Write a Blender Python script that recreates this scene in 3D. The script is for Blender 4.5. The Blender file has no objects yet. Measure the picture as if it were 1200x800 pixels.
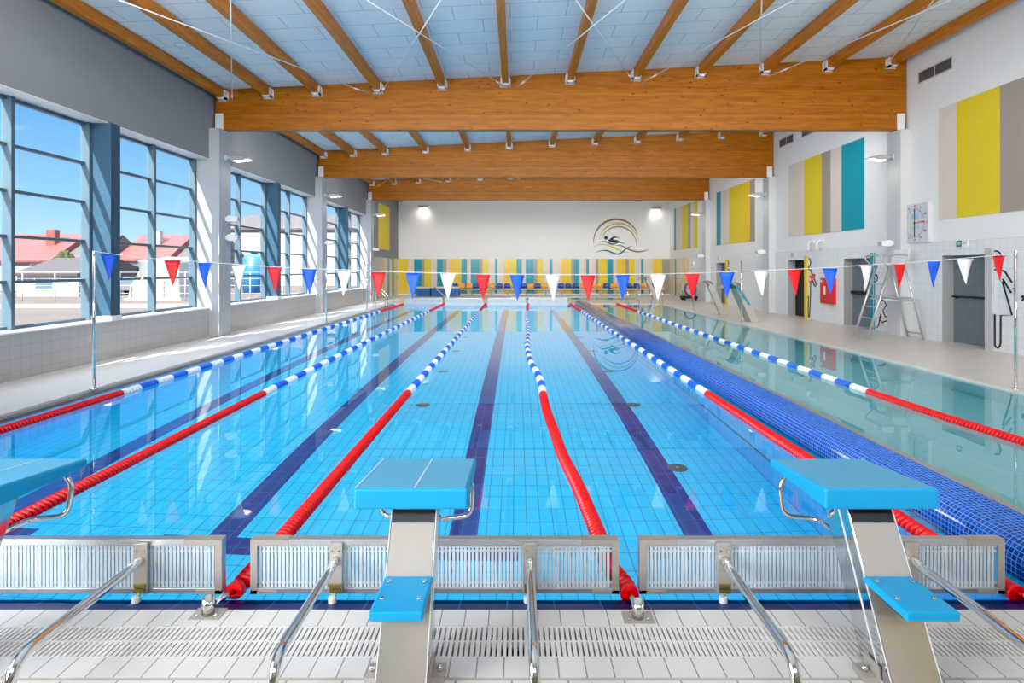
import bpy, bmesh, math, random
from mathutils import Vector, Matrix
random.seed(7)
SC = bpy.context.scene
COL = SC.collection
PI = math.pi

# ------------------------------------------------------------------ materials
def new_mat(name):
    m = bpy.data.materials.new(name); m.use_nodes = True
    nt = m.node_tree
    return m, nt, nt.nodes['Principled BSDF'], nt.nodes, nt.links

def setp(b, **k):
    names = dict(col='Base Color', rough='Roughness', metal='Metallic', spec='Specular IOR Level', ior='IOR',
                 trans='Transmission Weight', em='Emission Color', es='Emission Strength', coat='Coat Weight',
                 aniso='Anisotropic', sub='Subsurface Weight', alpha='Alpha')
    for a, v in k.items():
        i = b.inputs[names[a]]
        if a in ('col', 'em') and len(v) == 3: v = (*v, 1)
        i.default_value = v

def s2l(r, g, b):
    f = lambda c: (c/255/12.92) if c/255 <= .04045 else ((c/255+.055)/1.055)**2.4
    return (f(r), f(g), f(b))

def mat_plain(name, col, rough=.5, metal=0., var=.06, scale=6., bump=0., coat=0., bscale=40., spec=.5):
    """one colour, varied a little by noise, an optional fine bump"""
    m, nt, b, N, L = new_mat(name)
    setp(b, rough=rough, metal=metal, coat=coat, spec=spec)
    tc = N.new('ShaderNodeNewGeometry')
    no = N.new('ShaderNodeTexNoise'); no.inputs['Scale'].default_value = scale; no.inputs['Detail'].default_value = 4
    L.new(tc.outputs['Position'], no.inputs['Vector'])
    mx = N.new('ShaderNodeMix'); mx.data_type = 'RGBA'
    mx.inputs['A'].default_value = (*[max(0, c*(1-var)) for c in col], 1)
    mx.inputs['B'].default_value = (*[min(1, c*(1+var)) for c in col], 1)
    L.new(no.outputs['Fac'], mx.inputs['Factor']); L.new(mx.outputs['Result'], b.inputs['Base Color'])
    if bump:
        n2 = N.new('ShaderNodeTexNoise'); n2.inputs['Scale'].default_value = bscale
        L.new(tc.outputs['Position'], n2.inputs['Vector'])
        bp = N.new('ShaderNodeBump'); bp.inputs['Strength'].default_value = bump; bp.inputs['Distance'].default_value = .01
        L.new(n2.outputs['Fac'], bp.inputs['Height']); L.new(bp.outputs['Normal'], b.inputs['Normal'])
    return m

def plane_vec(N, L, plane, off=(0, 0), uv=False):
    """a 2D vector out of the world position: 'xy', 'xz' or 'yz'"""
    if uv:
        t = N.new('ShaderNodeUVMap'); return t.outputs['UV']
    g = N.new('ShaderNodeNewGeometry'); s = N.new('ShaderNodeSeparateXYZ'); c = N.new('ShaderNodeCombineXYZ')
    L.new(g.outputs['Position'], s.inputs[0])
    for i, ax in enumerate(plane):
        a = N.new('ShaderNodeMath'); a.operation = 'ADD'; a.inputs[1].default_value = off[i]
        L.new(s.outputs['XYZ'.index(ax.upper())], a.inputs[0]); L.new(a.outputs[0], c.inputs[i])
    return c.outputs[0]

def mat_tile(name, col, grout, w, h, mortar=.004, plane='xy', off=(0, 0), rough=.25, var=.05, brick=0., uv=False, bump=.3, spec=.5):
    m, nt, b, N, L = new_mat(name)
    setp(b, rough=rough, spec=spec)
    v = plane_vec(N, L, plane, off, uv)
    t = N.new('ShaderNodeTexBrick'); t.offset = brick; t.squash = 1
    t.inputs['Scale'].default_value = 1; t.inputs['Brick Width'].default_value = w; t.inputs['Row Height'].default_value = h
    t.inputs['Mortar Size'].default_value = mortar; t.inputs['Mortar Smooth'].default_value = .2
    t.inputs['Color1'].default_value = (*[c*(1-var) for c in col], 1); t.inputs['Color2'].default_value = (*[min(1, c*(1+var)) for c in col], 1)
    t.inputs['Mortar'].default_value = (*grout, 1)
    L.new(v, t.inputs['Vector']); L.new(t.outputs['Color'], b.inputs['Base Color'])
    if bump:
        bp = N.new('ShaderNodeBump'); bp.inputs['Strength'].default_value = bump; bp.inputs['Distance'].default_value = .003; bp.invert = True
        L.new(t.outputs['Fac'], bp.inputs['Height']); L.new(bp.outputs['Normal'], b.inputs['Normal'])
    return m

def mat_wood(name, c1, c2, along='x', lam=.0, knots=True):
    """glued timber: boards stacked in z, grain along one axis, small dark knots"""
    m, nt, b, N, L = new_mat(name)
    setp(b, rough=.45, spec=.35)
    g = N.new('ShaderNodeNewGeometry')
    mp = N.new('ShaderNodeMapping'); mp.inputs['Scale'].default_value = (.5, 6, 6) if along == 'x' else (6, .5, 6)
    L.new(g.outputs['Position'], mp.inputs[0])
    no = N.new('ShaderNodeTexNoise'); no.inputs['Scale'].default_value = 3.2; no.inputs['Detail'].default_value = 8; no.inputs['Distortion'].default_value = .6
    L.new(mp.outputs[0], no.inputs['Vector'])
    cr = N.new('ShaderNodeValToRGB'); e = cr.color_ramp.elements
    e[0].position = .3; e[0].color = (*c2, 1); e[1].position = .7; e[1].color = (*c1, 1)
    L.new(no.outputs['Fac'], cr.inputs[0])
    out = cr.outputs[0]
    if lam:
        s = N.new('ShaderNodeSeparateXYZ'); L.new(g.outputs['Position'], s.inputs[0])
        d = N.new('ShaderNodeMath'); d.operation = 'DIVIDE'; d.inputs[1].default_value = lam; L.new(s.outputs['Z'], d.inputs[0])
        f = N.new('ShaderNodeMath'); f.operation = 'FLOOR'; L.new(d.outputs[0], f.inputs[0])
        wn = N.new('ShaderNodeTexWhiteNoise'); wn.noise_dimensions = '1D'; L.new(f.outputs[0], wn.inputs['W'])
        fr = N.new('ShaderNodeMath'); fr.operation = 'FRACT'; L.new(d.outputs[0], fr.inputs[0])
        lt = N.new('ShaderNodeMath'); lt.operation = 'LESS_THAN'; lt.inputs[1].default_value = .05; L.new(fr.outputs[0], lt.inputs[0])
        mr = N.new('ShaderNodeMapRange'); mr.inputs['To Min'].default_value = .84; mr.inputs['To Max'].default_value = 1.1; L.new(wn.outputs['Value'], mr.inputs[0])
        sb = N.new('ShaderNodeMath'); sb.operation = 'MULTIPLY_ADD'; sb.inputs[1].default_value = -.16; L.new(lt.outputs[0], sb.inputs[0]); L.new(mr.outputs[0], sb.inputs[2])
        mu = N.new('ShaderNodeMix'); mu.data_type = 'RGBA'; mu.blend_type = 'MULTIPLY'; mu.inputs['Factor'].default_value = 1
        L.new(out, mu.inputs['A']); L.new(sb.outputs[0], mu.inputs['B']); out = mu.outputs['Result']
    if knots:
        vm = N.new('ShaderNodeMapping'); vm.inputs['Scale'].default_value = (1.7, 0.0, 4.2); L.new(g.outputs['Position'], vm.inputs[0])
        vo = N.new('ShaderNodeTexVoronoi'); vo.inputs['Scale'].default_value = 1.9; L.new(vm.outputs[0], vo.inputs['Vector'])
        kr = N.new('ShaderNodeValToRGB'); kr.color_ramp.elements[0].position = .075; kr.color_ramp.elements[0].color = (.16, .09, .04, 1)
        kr.color_ramp.elements[1].position = .15; kr.color_ramp.elements[1].color = (1, 1, 1, 1)
        L.new(vo.outputs['Distance'], kr.inputs[0])
        mk = N.new('ShaderNodeMix'); mk.data_type = 'RGBA'; mk.blend_type = 'MULTIPLY'; mk.inputs['Factor'].default_value = .85
        L.new(out, mk.inputs['A']); L.new(kr.outputs[0], mk.inputs['B']); out = mk.outputs['Result']
    L.new(out, b.inputs['Base Color'])
    return m

def mat_steel(name, col=(.72, .70, .67), rough=.18, streak=.1, along='z'):
    m, nt, b, N, L = new_mat(name)
    setp(b, col=col, metal=1., rough=rough)
    g = N.new('ShaderNodeNewGeometry'); mp = N.new('ShaderNodeMapping')
    mp.inputs['Scale'].default_value = {'z': (60, 60, 2), 'x': (2, 60, 60), 'y': (60, 2, 60)}[along]
    L.new(g.outputs['Position'], mp.inputs[0])
    no = N.new('ShaderNodeTexNoise'); no.inputs['Scale'].default_value = 2; no.inputs['Detail'].default_value = 3; L.new(mp.outputs[0], no.inputs['Vector'])
    mr = N.new('ShaderNodeMapRange'); mr.inputs['To Min'].default_value = max(.02, rough-streak); mr.inputs['To Max'].default_value = rough+streak
    L.new(no.outputs['Fac'], mr.inputs[0]); L.new(mr.outputs[0], b.inputs['Roughness'])
    return m

def mat_emit(name, col, st):
    m, nt, b, N, L = new_mat(name)
    setp(b, col=col, em=col, es=st, rough=.4)
    return m

def mat_water(name, tint, ripple):
    m = bpy.data.materials.new(name); m.use_nodes = True
    N, L = m.node_tree.nodes, m.node_tree.links
    N.clear()
    o = N.new('ShaderNodeOutputMaterial')
    gl = N.new('ShaderNodeBsdfGlass'); gl.inputs['IOR'].default_value = 1.333; gl.inputs['Roughness'].default_value = 0; gl.inputs['Color'].default_value = (*tint, 1)
    g = N.new('ShaderNodeNewGeometry')
    n1 = N.new('ShaderNodeTexNoise'); n1.inputs['Scale'].default_value = 1.1; n1.inputs['Detail'].default_value = 2
    L.new(g.outputs['Position'], n1.inputs['Vector'])
    bp = N.new('ShaderNodeBump'); bp.inputs['Strength'].default_value = ripple; bp.inputs['Distance'].default_value = .02
    L.new(n1.outputs['Fac'], bp.inputs['Height']); L.new(bp.outputs['Normal'], gl.inputs['Normal'])
    L.new(gl.outputs[0], o.inputs['Surface'])
    return m

def mat_pane(name):
    m = bpy.data.materials.new(name); m.use_nodes = True
    N, L = m.node_tree.nodes, m.node_tree.links
    N.clear()
    o = N.new('ShaderNodeOutputMaterial'); t = N.new('ShaderNodeBsdfTransparent'); gs = N.new('ShaderNodeBsdfGlossy')
    t.inputs[0].default_value = (.96, .98, .99, 1); gs.inputs['Roughness'].default_value = .02
    f = N.new('ShaderNodeFresnel'); f.inputs[0].default_value = 1.16
    mx = N.new('ShaderNodeMixShader'); L.new(f.outputs[0], mx.inputs[0]); L.new(t.outputs[0], mx.inputs[1]); L.new(gs.outputs[0], mx.inputs[2])
    L.new(mx.outputs[0], o.inputs['Surface'])
    return m

M = {}
M['plaster'] = mat_plain('plaster_white', (.80, .795, .79), .75, var=.015, scale=1.5, bump=.05, bscale=90)
M['plaster_left_shaded'] = mat_plain('plaster_left_shaded', (.25, .255, .265), .75, var=.02, scale=1.5, bump=.05, bscale=90)  # same plaster, darkened to paint in the window wall's shade
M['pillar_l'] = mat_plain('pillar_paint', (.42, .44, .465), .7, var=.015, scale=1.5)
M['tile_r'] = mat_tile('wall_tile_right', (.74, .77, .79), (.60, .63, .66), .2, .2, .004, 'yz', (0, .03), .22, .02)
M['tile_l'] = mat_tile('wall_tile_left_shaded', (.47, .46, .45), (.36, .355, .35), .2, .2, .004, 'yz', (0, .05), .22, .02)  # left tiles made darker too, shade put into the colour
M['tile_b'] = mat_tile('niche_tile_shaded', (.15, .18, .205), (.11, .135, .155), .2, .2, .004, 'yz', (0, .03), .3, .03)  # recess tiles, their colour lowered to carry the niche's shade
M['deck'] = mat_tile('deck_tile', (.66, .61, .56), (.58, .54, .50), .3, .3, .004, 'xy', (0, 0), .32, .02, bump=.1)
M['deck_l'] = mat_tile('deck_tile_left', (.80, .785, .77), (.66, .65, .64), .25, .25, .004, 'xy', (0, 0), .30, .02, bump=.1)
M['edge_a'] = mat_tile('edge_tile_front', (.71, .69, .67), (.22, .2, .19), .1175, .6, .003, 'xy', (.02, 0), .28, .03)
M['edge_b'] = mat_tile('edge_tile_back', (.71, .69, .67), (.25, .23, .22), .1175, .6, .003, 'xy', (.055, 0), .28, .03)
M['edge_c'] = mat_tile('deck_tile_near', (.71, .69, .67), (.28, .26, .25), .235, .235, .004, 'xy', (.02, .12), .28, .03)
M['joint'] = mat_plain('joint_beige', (.48, .44, .39), .7)
M['dark'] = mat_plain('dark_channel', (.03, .03, .03), .7)
M['navy'] = mat_tile('navy_edge_tile', (.003, .022, .13), (.03, .12, .35), .245, .4, .005, 'xy', (.05, 0), .35, .25, spec=.15)
M['floor'] = mat_tile('pool_floor_tile', (.01, .60, .95), (.006, .24, .46), .122, .25, .0045, 'xy', (.03, .05), .3, .04, bump=0)
M['floor_line'] = mat_tile('lane_line_tile', (.001, .030, .24), (.015, .13, .42), .125, .25, .0045, 'xy', (-.0125, .05), .3, .15, bump=0)
M['pwall_y'] = mat_tile('pool_wall_tile_side', (.03, .48, .90), (.015, .24, .5), .122, .25, .004, 'yz', (0, .2), .3, .03, bump=0)
M['pwall_x'] = mat_tile('pool_wall_tile_end', (.03, .48, .90), (.015, .24, .5), .122, .25, .004, 'xz', (0, .2), .3, .03, bump=0)
M['tfloor'] = mat_tile('training_floor_tile', (.17, .55, .62), (.15, .48, .52), .25, .25, .004, 'xy', (0, 0), .3, .03, bump=0)
M['twall_y'] = mat_tile('training_wall_tile', (.2, .56, .62), (.15, .48, .52), .25, .25, .004, 'yz', (0, 0), .3, .03, bump=0)
M['mosaic'] = mat_tile('blue_mosaic', (.006, .075, .45), (.17, .36, .74), .033, .033, .0024, uv=True, rough=.10, var=.35)
M['wood'] = mat_wood('glulam_beam', s2l(190, 116, 28), s2l(156, 88, 17), 'x', lam=.08)
M['wood_p'] = mat_wood('glulam_purlin', s2l(212, 128, 40), s2l(172, 98, 24), 'y', lam=.0, knots=False)
M['ceil'] = None
M['white_m'] = mat_plain('white_painted_steel', (.82, .82, .82), .4)
M['rod'] = mat_plain('white_rod', (.75, .75, .74), .4)
M['frame'] = mat_plain('window_frame_blue_grey', (.085, .14, .18), .38, var=.05)
M['frame_dark'] = mat_plain('dark_column_paint', (.03, .085, .14), .35, var=.1)
M['steel'] = mat_steel('brushed_steel', (.76, .74, .71), .16, .08, 'z')
M['plate'] = mat_plain('matt_steel_plate', (.43, .395, .365), .6, metal=.1, bump=.03, bscale=180, spec=.2)
M['clock'] = mat_plain('clock_case', (.62, .62, .63), .5)
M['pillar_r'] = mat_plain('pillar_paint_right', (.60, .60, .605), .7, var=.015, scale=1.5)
M['lower'] = mat_plain('glossy_steel_plate', (.62, .565, .50), .13, metal=.62)
M['chrome'] = mat_steel('polished_tube', (.80, .79, .77), .07, .04, 'y')
M['sheet'] = mat_plain('steel_sheet', (.50, .46, .42), .42, metal=.45, bump=.02, bscale=200)
M['mirror'] = mat_steel('bright_sheet', (.62, .64, .66), .08, .04, 'z')
M['alu'] = mat_plain('aluminium', (.60, .62, .64), .32, metal=.75)
M['brass'] = mat_plain('brass_clip', (.42, .36, .12), .35, metal=.8)
M['slat'] = mat_plain('white_slats', (.58, .67, .73), .3)
M['block'] = mat_plain('block_blue', (.008, .35, .70), .42, var=.04, bump=.12, bscale=260)
M['block_top'] = mat_plain('block_blue_top', (.10, .42, .66), .5, var=.08, scale=14, bump=.2, bscale=300)
M['step'] = mat_plain('step_blue', (.004, .37, .72), .35, bump=.1, bscale=220)
M['seam'] = mat_plain('seam_pale', (.72, .78, .82), .4)
M['black'] = mat_plain('black', (.012, .014, .018), .5)
M['red_f'] = mat_plain('float_red', (.78, .004, .008), .32)
M['blue_f'] = mat_plain('float_blue', (.008, .12, .72), .32)
M['white_f'] = mat_plain('float_white', (.86, .88, .90), .32)
M['flag_r'] = mat_plain('flag_red', (.74, .005, .01), .55)
M['flag_b'] = mat_plain('flag_blue', (.006, .10, .72), .55)
M['flag_w'] = mat_plain('flag_white', (.78, .78, .76), .55)
M['line'] = mat_plain('flag_cord', (.72, .74, .76), .6)
YE, TE, BE, GR, AM = s2l(226, 200, 48), s2l(10, 150, 168), s2l(218, 206, 196), s2l(160, 150, 140), s2l(236, 190, 40)
for k, c in dict(ye=YE, te=TE, be=BE, gr=GR, am=AM).items():
    M['p_'+k] = mat_plain('painted_'+k, c, .6, var=.02)
    M['t_'+k] = mat_tile('striped_tile_'+k, c, tuple(x*.8 for x in c), .1, .2, .003, 'xz', (0, .03), .22, .03)
    M['s_'+k] = mat_tile('striped_side_tile_'+k, c, tuple(x*.8 for x in c), .1, .2, .003, 'yz', (0, .03), .22, .03)
M['seat_b'] = mat_plain('seat_blue', (.006, .06, .32), .3)
M['seat_o'] = mat_plain('seat_orange', (.90, .36, .02), .3)
M['red'] = mat_plain('cabinet_red', (.68, .012, .018), .35)
M['white'] = mat_plain('white_plastic', (.80, .80, .80), .4)
M['green'] = mat_plain('sign_green', (.004, .20, .13), .4)
M['ink_r'] = mat_plain('ink_red', (.75, .05, .05), .5)
M['ink_b'] = mat_plain('ink_blue', (.03, .05, .35), .5)
M['ink_t'] = mat_plain('ink_teal', (.25, .62, .75), .5)
M['ink_ye'] = mat_plain('ink_yellow', (.85, .68, .18), .5)
M['ink_br'] = mat_plain('ink_brown', s2l(128, 108, 92), .6)
M['ink_oc'] = mat_plain('ink_ochre', s2l(214, 190, 80), .6)
M['ink_te'] = mat_plain('ink_petrol', s2l(20, 120, 130), .6)
M['teal_s'] = mat_plain('teal_panel', s2l(20, 140, 158), .4)
M['yel_s'] = mat_plain('yellow_panel', s2l(226, 196, 40), .5)
M['grey_s'] = mat_plain('grey_panel', (.52, .52, .52), .5)
M['door'] = mat_plain('grey_door', (.12, .135, .15), .4)
M['vent'] = mat_plain('dark_vent', (.10, .11, .11), .5)
M['lamp_on'] = mat_emit('lamp_diffuser', (1, .93, .82), 4.5)
M['cover'] = mat_plain('drain_cover', (.06, .11, .13), .4)
M['bluebox'] = mat_plain('blue_vinyl', (.01, .09, .32), .4)
M['pale'] = mat_plain('pale_wood', (.74, .66, .56), .5)
M['pane'] = mat_pane('window_glass')
M['water'] = mat_water('pool_water', (.97, .995, 1.0), .035)
M['twater'] = mat_water('training_water', (.96, .99, .985), .05)

# ceiling boards: white-blue acoustic panels in staggered rows
def mat_ceiling():
    m, nt, b, N, L = new_mat('ceiling_panel')
    setp(b, rough=.8)
    v = plane_vec(N, L, 'xy', (.67, .2))
    t = N.new('ShaderNodeTexBrick'); t.offset = .5; t.squash = 1
    t.inputs['Scale'].default_value = 1; t.inputs['Brick Width'].default_value = 1.09; t.inputs['Row Height'].default_value = .62
    t.inputs['Mortar Size'].default_value = .007; t.inputs['Mortar Smooth'].default_value = .3
    c = (.78, .79, .79)
    t.inputs['Color1'].default_value = (*[x*.985 for x in c], 1); t.inputs['Color2'].default_value = (*c, 1); t.inputs['Mortar'].default_value = (.30, .38, .44, 1)
    L.new(v, t.inputs['Vector']); L.new(t.outputs['Color'], b.inputs['Base Color'])
    return m
M['ceil'] = mat_ceiling()

# ------------------------------------------------------------------ mesh building
class MB:
    """collects shapes; build() links them as ONE mesh object"""
    def __init__(s): s.bm = bmesh.new(); s.mats = []
    def mi(s, mat):
        if mat is None: return 0
        if mat not in s.mats: s.mats.append(mat)
        return s.mats.index(mat)
    def poly(s, pts, mat=None):
        f = s.bm.faces.new([s.bm.verts.new(p) for p in pts]); f.material_index = s.mi(mat); return f
    def hexa(s, p, mat=None):
        """p: 8 points, bottom ring then top ring"""
        v = [s.bm.verts.new(q) for q in p]; k = s.mi(mat)
        for ix in ((3, 2, 1, 0), (4, 5, 6, 7), (0, 1, 5, 4), (1, 2, 6, 5), (2, 3, 7, 6), (3, 0, 4, 7)):
            s.bm.faces.new([v[i] for i in ix]).material_index = k
        return v
    def box(s, x0, x1, y0, y1, z0, z1, mat=None):
        return s.hexa([(x0, y0, z0), (x1, y0, z0), (x1, y1, z0), (x0, y1, z0), (x0, y0, z1), (x1, y0, z1), (x1, y1, z1), (x0, y1, z1)], mat)
    def prism(s, pts, axis, a, b, mat=None):
        """a flat outline (2D) pushed from a to b along an axis"""
        mk = {'x': lambda p, t: (t, p[0], p[1]), 'y': lambda p, t: (p[0], t, p[1]), 'z': lambda p, t: (p[0], p[1], t)}[axis]
        k = s.mi(mat)
        A = [s.bm.verts.new(mk(p, a)) for p in pts]; B = [s.bm.verts.new(mk(p, b)) for p in pts]
        n = len(pts)
        s.bm.faces.new(A[::-1]).material_index = k; s.bm.faces.new(B).material_index = k
        for i in range(n): s.bm.faces.new([A[i], A[(i+1) % n], B[(i+1) % n], B[i]]).material_index = k
    def tube(s, pts, r, seg=10, mat=None, cap=True, smooth=True):
        """a pipe along a polyline; r a number or one per point"""
        pts = [Vector(p) for p in pts]; n = len(pts); k = s.mi(mat)
        rr = r if isinstance(r, (list, tuple)) else [r]*n
        rings = []; up = None
        for i, p in enumerate(pts):
            a = pts[max(0, i-1)]; c = pts[min(n-1, i+1)]
            d = (c-a).normalized() if (c-a).length > 1e-9 else Vector((0, 0, 1))
            if up is None:
                up = Vector((0, 0, 1)) if abs(d.z) < .9 else Vector((1, 0, 0))
            u = (up - d*up.dot(d)).normalized(); w = d.cross(u); up = u
            rings.append([s.bm.verts.new(p + (u*math.cos(2*PI*j/seg) + w*math.sin(2*PI*j/seg))*rr[i]) for j in range(seg)])
        for i in range(n-1):
            for j in range(seg):
                f = s.bm.faces.new([rings[i][j], rings[i][(j+1) % seg], rings[i+1][(j+1) % seg], rings[i+1][j]]); f.material_index = k; f.smooth = smooth
        if cap:
            s.bm.faces.new(rings[0][::-1]).material_index = k; s.bm.faces.new(rings[-1]).material_index = k
    def lathe(s, prof, c, seg=20, mat=None, smooth=True):
        """profile (r, z) turned about a vertical axis through c"""
        k = s.mi(mat); R = []
        for r, z in prof:
            R.append([s.bm.verts.new((c[0]+r*math.cos(2*PI*j/seg), c[1]+r*math.sin(2*PI*j/seg), c[2]+z)) for j in range(seg)])
        for i in range(len(R)-1):
            for j in range(seg):
                f = s.bm.faces.new([R[i][j], R[i][(j+1) % seg], R[i+1][(j+1) % seg], R[i+1][j]]); f.material_index = k; f.smooth = smooth
        s.bm.faces.new(R[0][::-1]).material_index = k; s.bm.faces.new(R[-1]).material_index = k
    def build(s, name, mat=None, parent=None, bevel=0., seg=2, fix=True):
        if fix: bmesh.ops.recalc_face_normals(s.bm, faces=s.bm.faces[:])
        me = bpy.data.meshes.new(name); s.bm.to_mesh(me); s.bm.free()
        for m in (s.mats or [mat]): me.materials.append(m)
        o = bpy.data.objects.new(name, me); COL.objects.link(o)
        if parent is not None: o.parent = parent
        if bevel:
            b = o.modifiers.new('bevel', 'BEVEL'); b.width = bevel; b.segments = seg; b.limit_method = 'ANGLE'; b.angle_limit = .6
        return o

def boxo(name, b, mat, parent=None, bevel=0.):
    m = MB(); m.box(*b); return m.build(name, mat, parent, bevel)

def tag(o, label, cat, group=None, kind=None):
    o['label'] = label; o['category'] = cat
    if group: o['group'] = group
    if kind: o['kind'] = kind
    return o

def struct(o, label=None):
    o['kind'] = 'structure'
    if label: o['label'] = label
    return o

def thing(name, label, cat, loc=(0, 0, 0), group=None, rotz=0.):
    o = bpy.data.objects.new(name, None); COL.objects.link(o)
    o.location = loc; o.rotation_euler = (0, 0, rotz); o.empty_display_size = .1
    return tag(o, label, cat, group)

def copy_tree(o, parent=None):
    c = o.copy(); COL.objects.link(c)
    if parent is not None: c.parent = parent
    for ch in [x for x in bpy.data.objects if x.parent == o]: copy_tree(ch, c)
    return c

def arc(cx, cy, r, a0, a1, n):
    return [(cx+r*math.cos(a0+(a1-a0)*i/n), cy+r*math.sin(a0+(a1-a0)*i/n)) for i in range(n+1)]

def fillet(pts, r, n=5):
    """rounds the inner corners of a 3D polyline"""
    P = [Vector(p) for p in pts]; out = [P[0]]
    for i in range(1, len(P)-1):
        a, b, c = P[i-1], P[i], P[i+1]
        d1 = (a-b); d2 = (c-b); t = min(r, d1.length*.49, d2.length*.49)
        p0 = b+d1.normalized()*t; p2 = b+d2.normalized()*t
        for k in range(n+1):
            s = k/n; out.append(p0*(1-s)**2 + b*2*s*(1-s) + p2*s*s)
    out.append(P[-1]); return out

WORDS = ['first', 'second', 'third', 'fourth', 'fifth', 'sixth', 'seventh', 'eighth', 'ninth', 'tenth', 'eleventh', 'twelfth', 'thirteenth',
         'fourteenth', 'fifteenth', 'sixteenth', 'seventeenth', 'eighteenth', 'nineteenth', 'twentieth', 'twenty-first', 'twenty-second', 'twenty-third', 'twenty-fourth']

# ------------------------------------------------------------------ camera (level, a tall-shift lens; metres; the eye 1.75 m over the water)
F = 690.; HC = 1.75
cam = bpy.data.cameras.new('camera'); cam.sensor_width = 36; cam.lens = F/1200*36
cam.shift_x = -5.5/1200; cam.shift_y = -85.5/1200; cam.clip_end = 500
co = bpy.data.objects.new('camera', cam); COL.objects.link(co); co.location = (0, 0, HC); co.rotation_euler = (PI/2, 0, 0)
SC.camera = co

# ------------------------------------------------------------------ dimensions
XL, XG, XR = -7.75, -8.20, 10.0          # left wall, its glass, right wall
Y0, Y1 = -4.0, 38.5                      # near and far wall
YN, YF = 3.12, 28.8                      # water's near and far end
PL, PD0, PD1, TR = -5.95, 2.855, 3.18, 7.0   # pool's left edge, divider, training pool's right edge
DZ = .03                                 # deck level over the water
BEAMS = [7.3, 15.05, 22.87, 30.5]
ZB = 5.29
def roof(x): return 6.686+.0483*x

# ------------------------------------------------------------------ floor, pools
m = MB()
m.box(XL-.6, PL-.12, Y0, Y1, -.25, DZ, M['deck_l'])                       # left deck
m.box(TR, XR+.6, Y0, Y1, -.25, DZ, M['deck'])                             # right deck
m.box(PL-.12, TR, YF+.25, 32.6, -.25, DZ, M['deck']); m.box(PL-.12, -.4, 32.6, 36, -.25, DZ, M['deck'])
m.box(PL-.12, TR, 36, Y1, -.25, DZ, M['deck'])
m.box(PL-.12, TR, Y0, 2.46, -.25, DZ, M['edge_c'])
m.box(PL-.12, TR, 2.46, 2.48, -.25, DZ-.002, M['joint'])
m.box(PL-.12, TR, 2.48, 2.605, -.25, DZ, M['edge_b'])
m.box(PL-.12, TR, 2.836, 2.97, -.25, DZ, M['edge_a'])
m.box(PL-.12, TR, 2.605, 2.836, -.25, -.09, M['dark'])
floor = struct(m.build('floor'), 'tiled pool deck around both pools')
# the slotted overflow grating let into the deck
m = MB()
x = -5.6
while x < 6.2:
    m.box(x, x+.0165, 2.606, 2.835, -.06, DZ-.001)
    x += .0245
for a, b in ((2.606, 2.616), (2.714, 2.727), (2.825, 2.835)): m.box(-5.6, 6.2, a, b, .0, DZ-.0015)
m.build('grating', mat_plain('grating_white', (.74, .72, .70), .35), floor)
# navy edging at the near end, sloping into the water
m = MB(); m.hexa([(PL, 2.97, -.2), (PD0, 2.97, -.2), (PD0, YN, -.2), (PL, YN, -.2), (PL, 2.97, DZ-.004), (PD0, 2.97, DZ-.004), (PD0, YN, -.012), (PL, YN, -.012)])
m.hexa([(PD1, 2.97, -.2), (TR, 2.97, -.2), (TR, YN, -.2), (PD1, YN, -.2), (PD1, 2.97, DZ-.004), (TR, 2.97, DZ-.004), (TR, YN, -.012), (PD1, YN, -.012)])
m.build('edge_tile', M['navy'], floor)
# left gutter strip and far gutter
m = MB(); m.box(PL-.12, PL, YN, YF+.25, -.2, -.004); m.build('gutter', mat_plain('gutter_grey', (.16, .20, .24), .4), floor)
m = MB(); m.box(TR-.012, TR+.10, YN, YF, -.03, DZ+.002); m.build('pool_coping', mat_plain('coping_right', (.74, .70, .66), .35), floor, .006)
m = MB(); m.box(PL, TR, YF, YF+.25, -.2, DZ); m.build('pool_coping', mat_plain('coping_white', (.72, .71, .70), .4), floor)

DEP = -1.46
XW = 2.66
basin = MB()
basin.poly([(PL, 2.9, DEP), (XW, 2.9, DEP), (XW, YF+.2, DEP), (PL, YF+.2, DEP)], M['floor'])
basin.poly([(PL, 2.9, DEP), (PL, YF+.2, DEP), (PL, YF+.2, 0), (PL, 2.9, 0)], M['pwall_y'])
basin.poly([(XW, YF+.2, DEP), (XW, 2.9, DEP), (XW, 2.9, -.05), (XW, YF+.2, -.05)], M['pwall_y'])
basin.poly([(XW, YF+.2, -.05), (XW, 2.9, -.05), (PD0, 2.9, -.05), (PD0, YF+.2, -.05)], M['floor'])
basin.poly([(PL, YF, 0), (XW, YF, 0), (XW, YF, DEP), (PL, YF, DEP)], M['pwall_x'])
basin.poly([(PL, YN, DEP), (XW, YN, DEP), (XW, YN, -.02), (PL, YN, -.02)], M['pwall_x'])
basin = struct(basin.build('pool_basin', fix=False), 'cyan tiled basin of the swimming pool')
LANES = [-4.63, -2.55, -.475, 1.6]
m = MB()
for x in LANES:
    m.box(x-.125, x+.125, 5.1, YF-2.0, DEP, DEP+.004)
    m.box(x-.5, x+.5, 4.85, 5.1, DEP, DEP+.004); m.box(x-.5, x+.5, YF-2.0, YF-1.75, DEP, DEP+.004)
m.build('lane_line', M['floor_line'], basin)
m = MB(); m.box(XW-.004, XW, YN, YF, -.90, -.855); m.build('wall_line', M['black'], basin)
wat = MB(); wat.poly([(PL-.1, YN-.15, 0), (PD0+.02, YN-.15, 0), (PD0+.02, YF+.1, 0), (PL-.1, YF+.1, 0)])
pw_ = struct(wat.build('pool_water', M['water'], fix=False), 'clear still water of the swimming pool')
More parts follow.
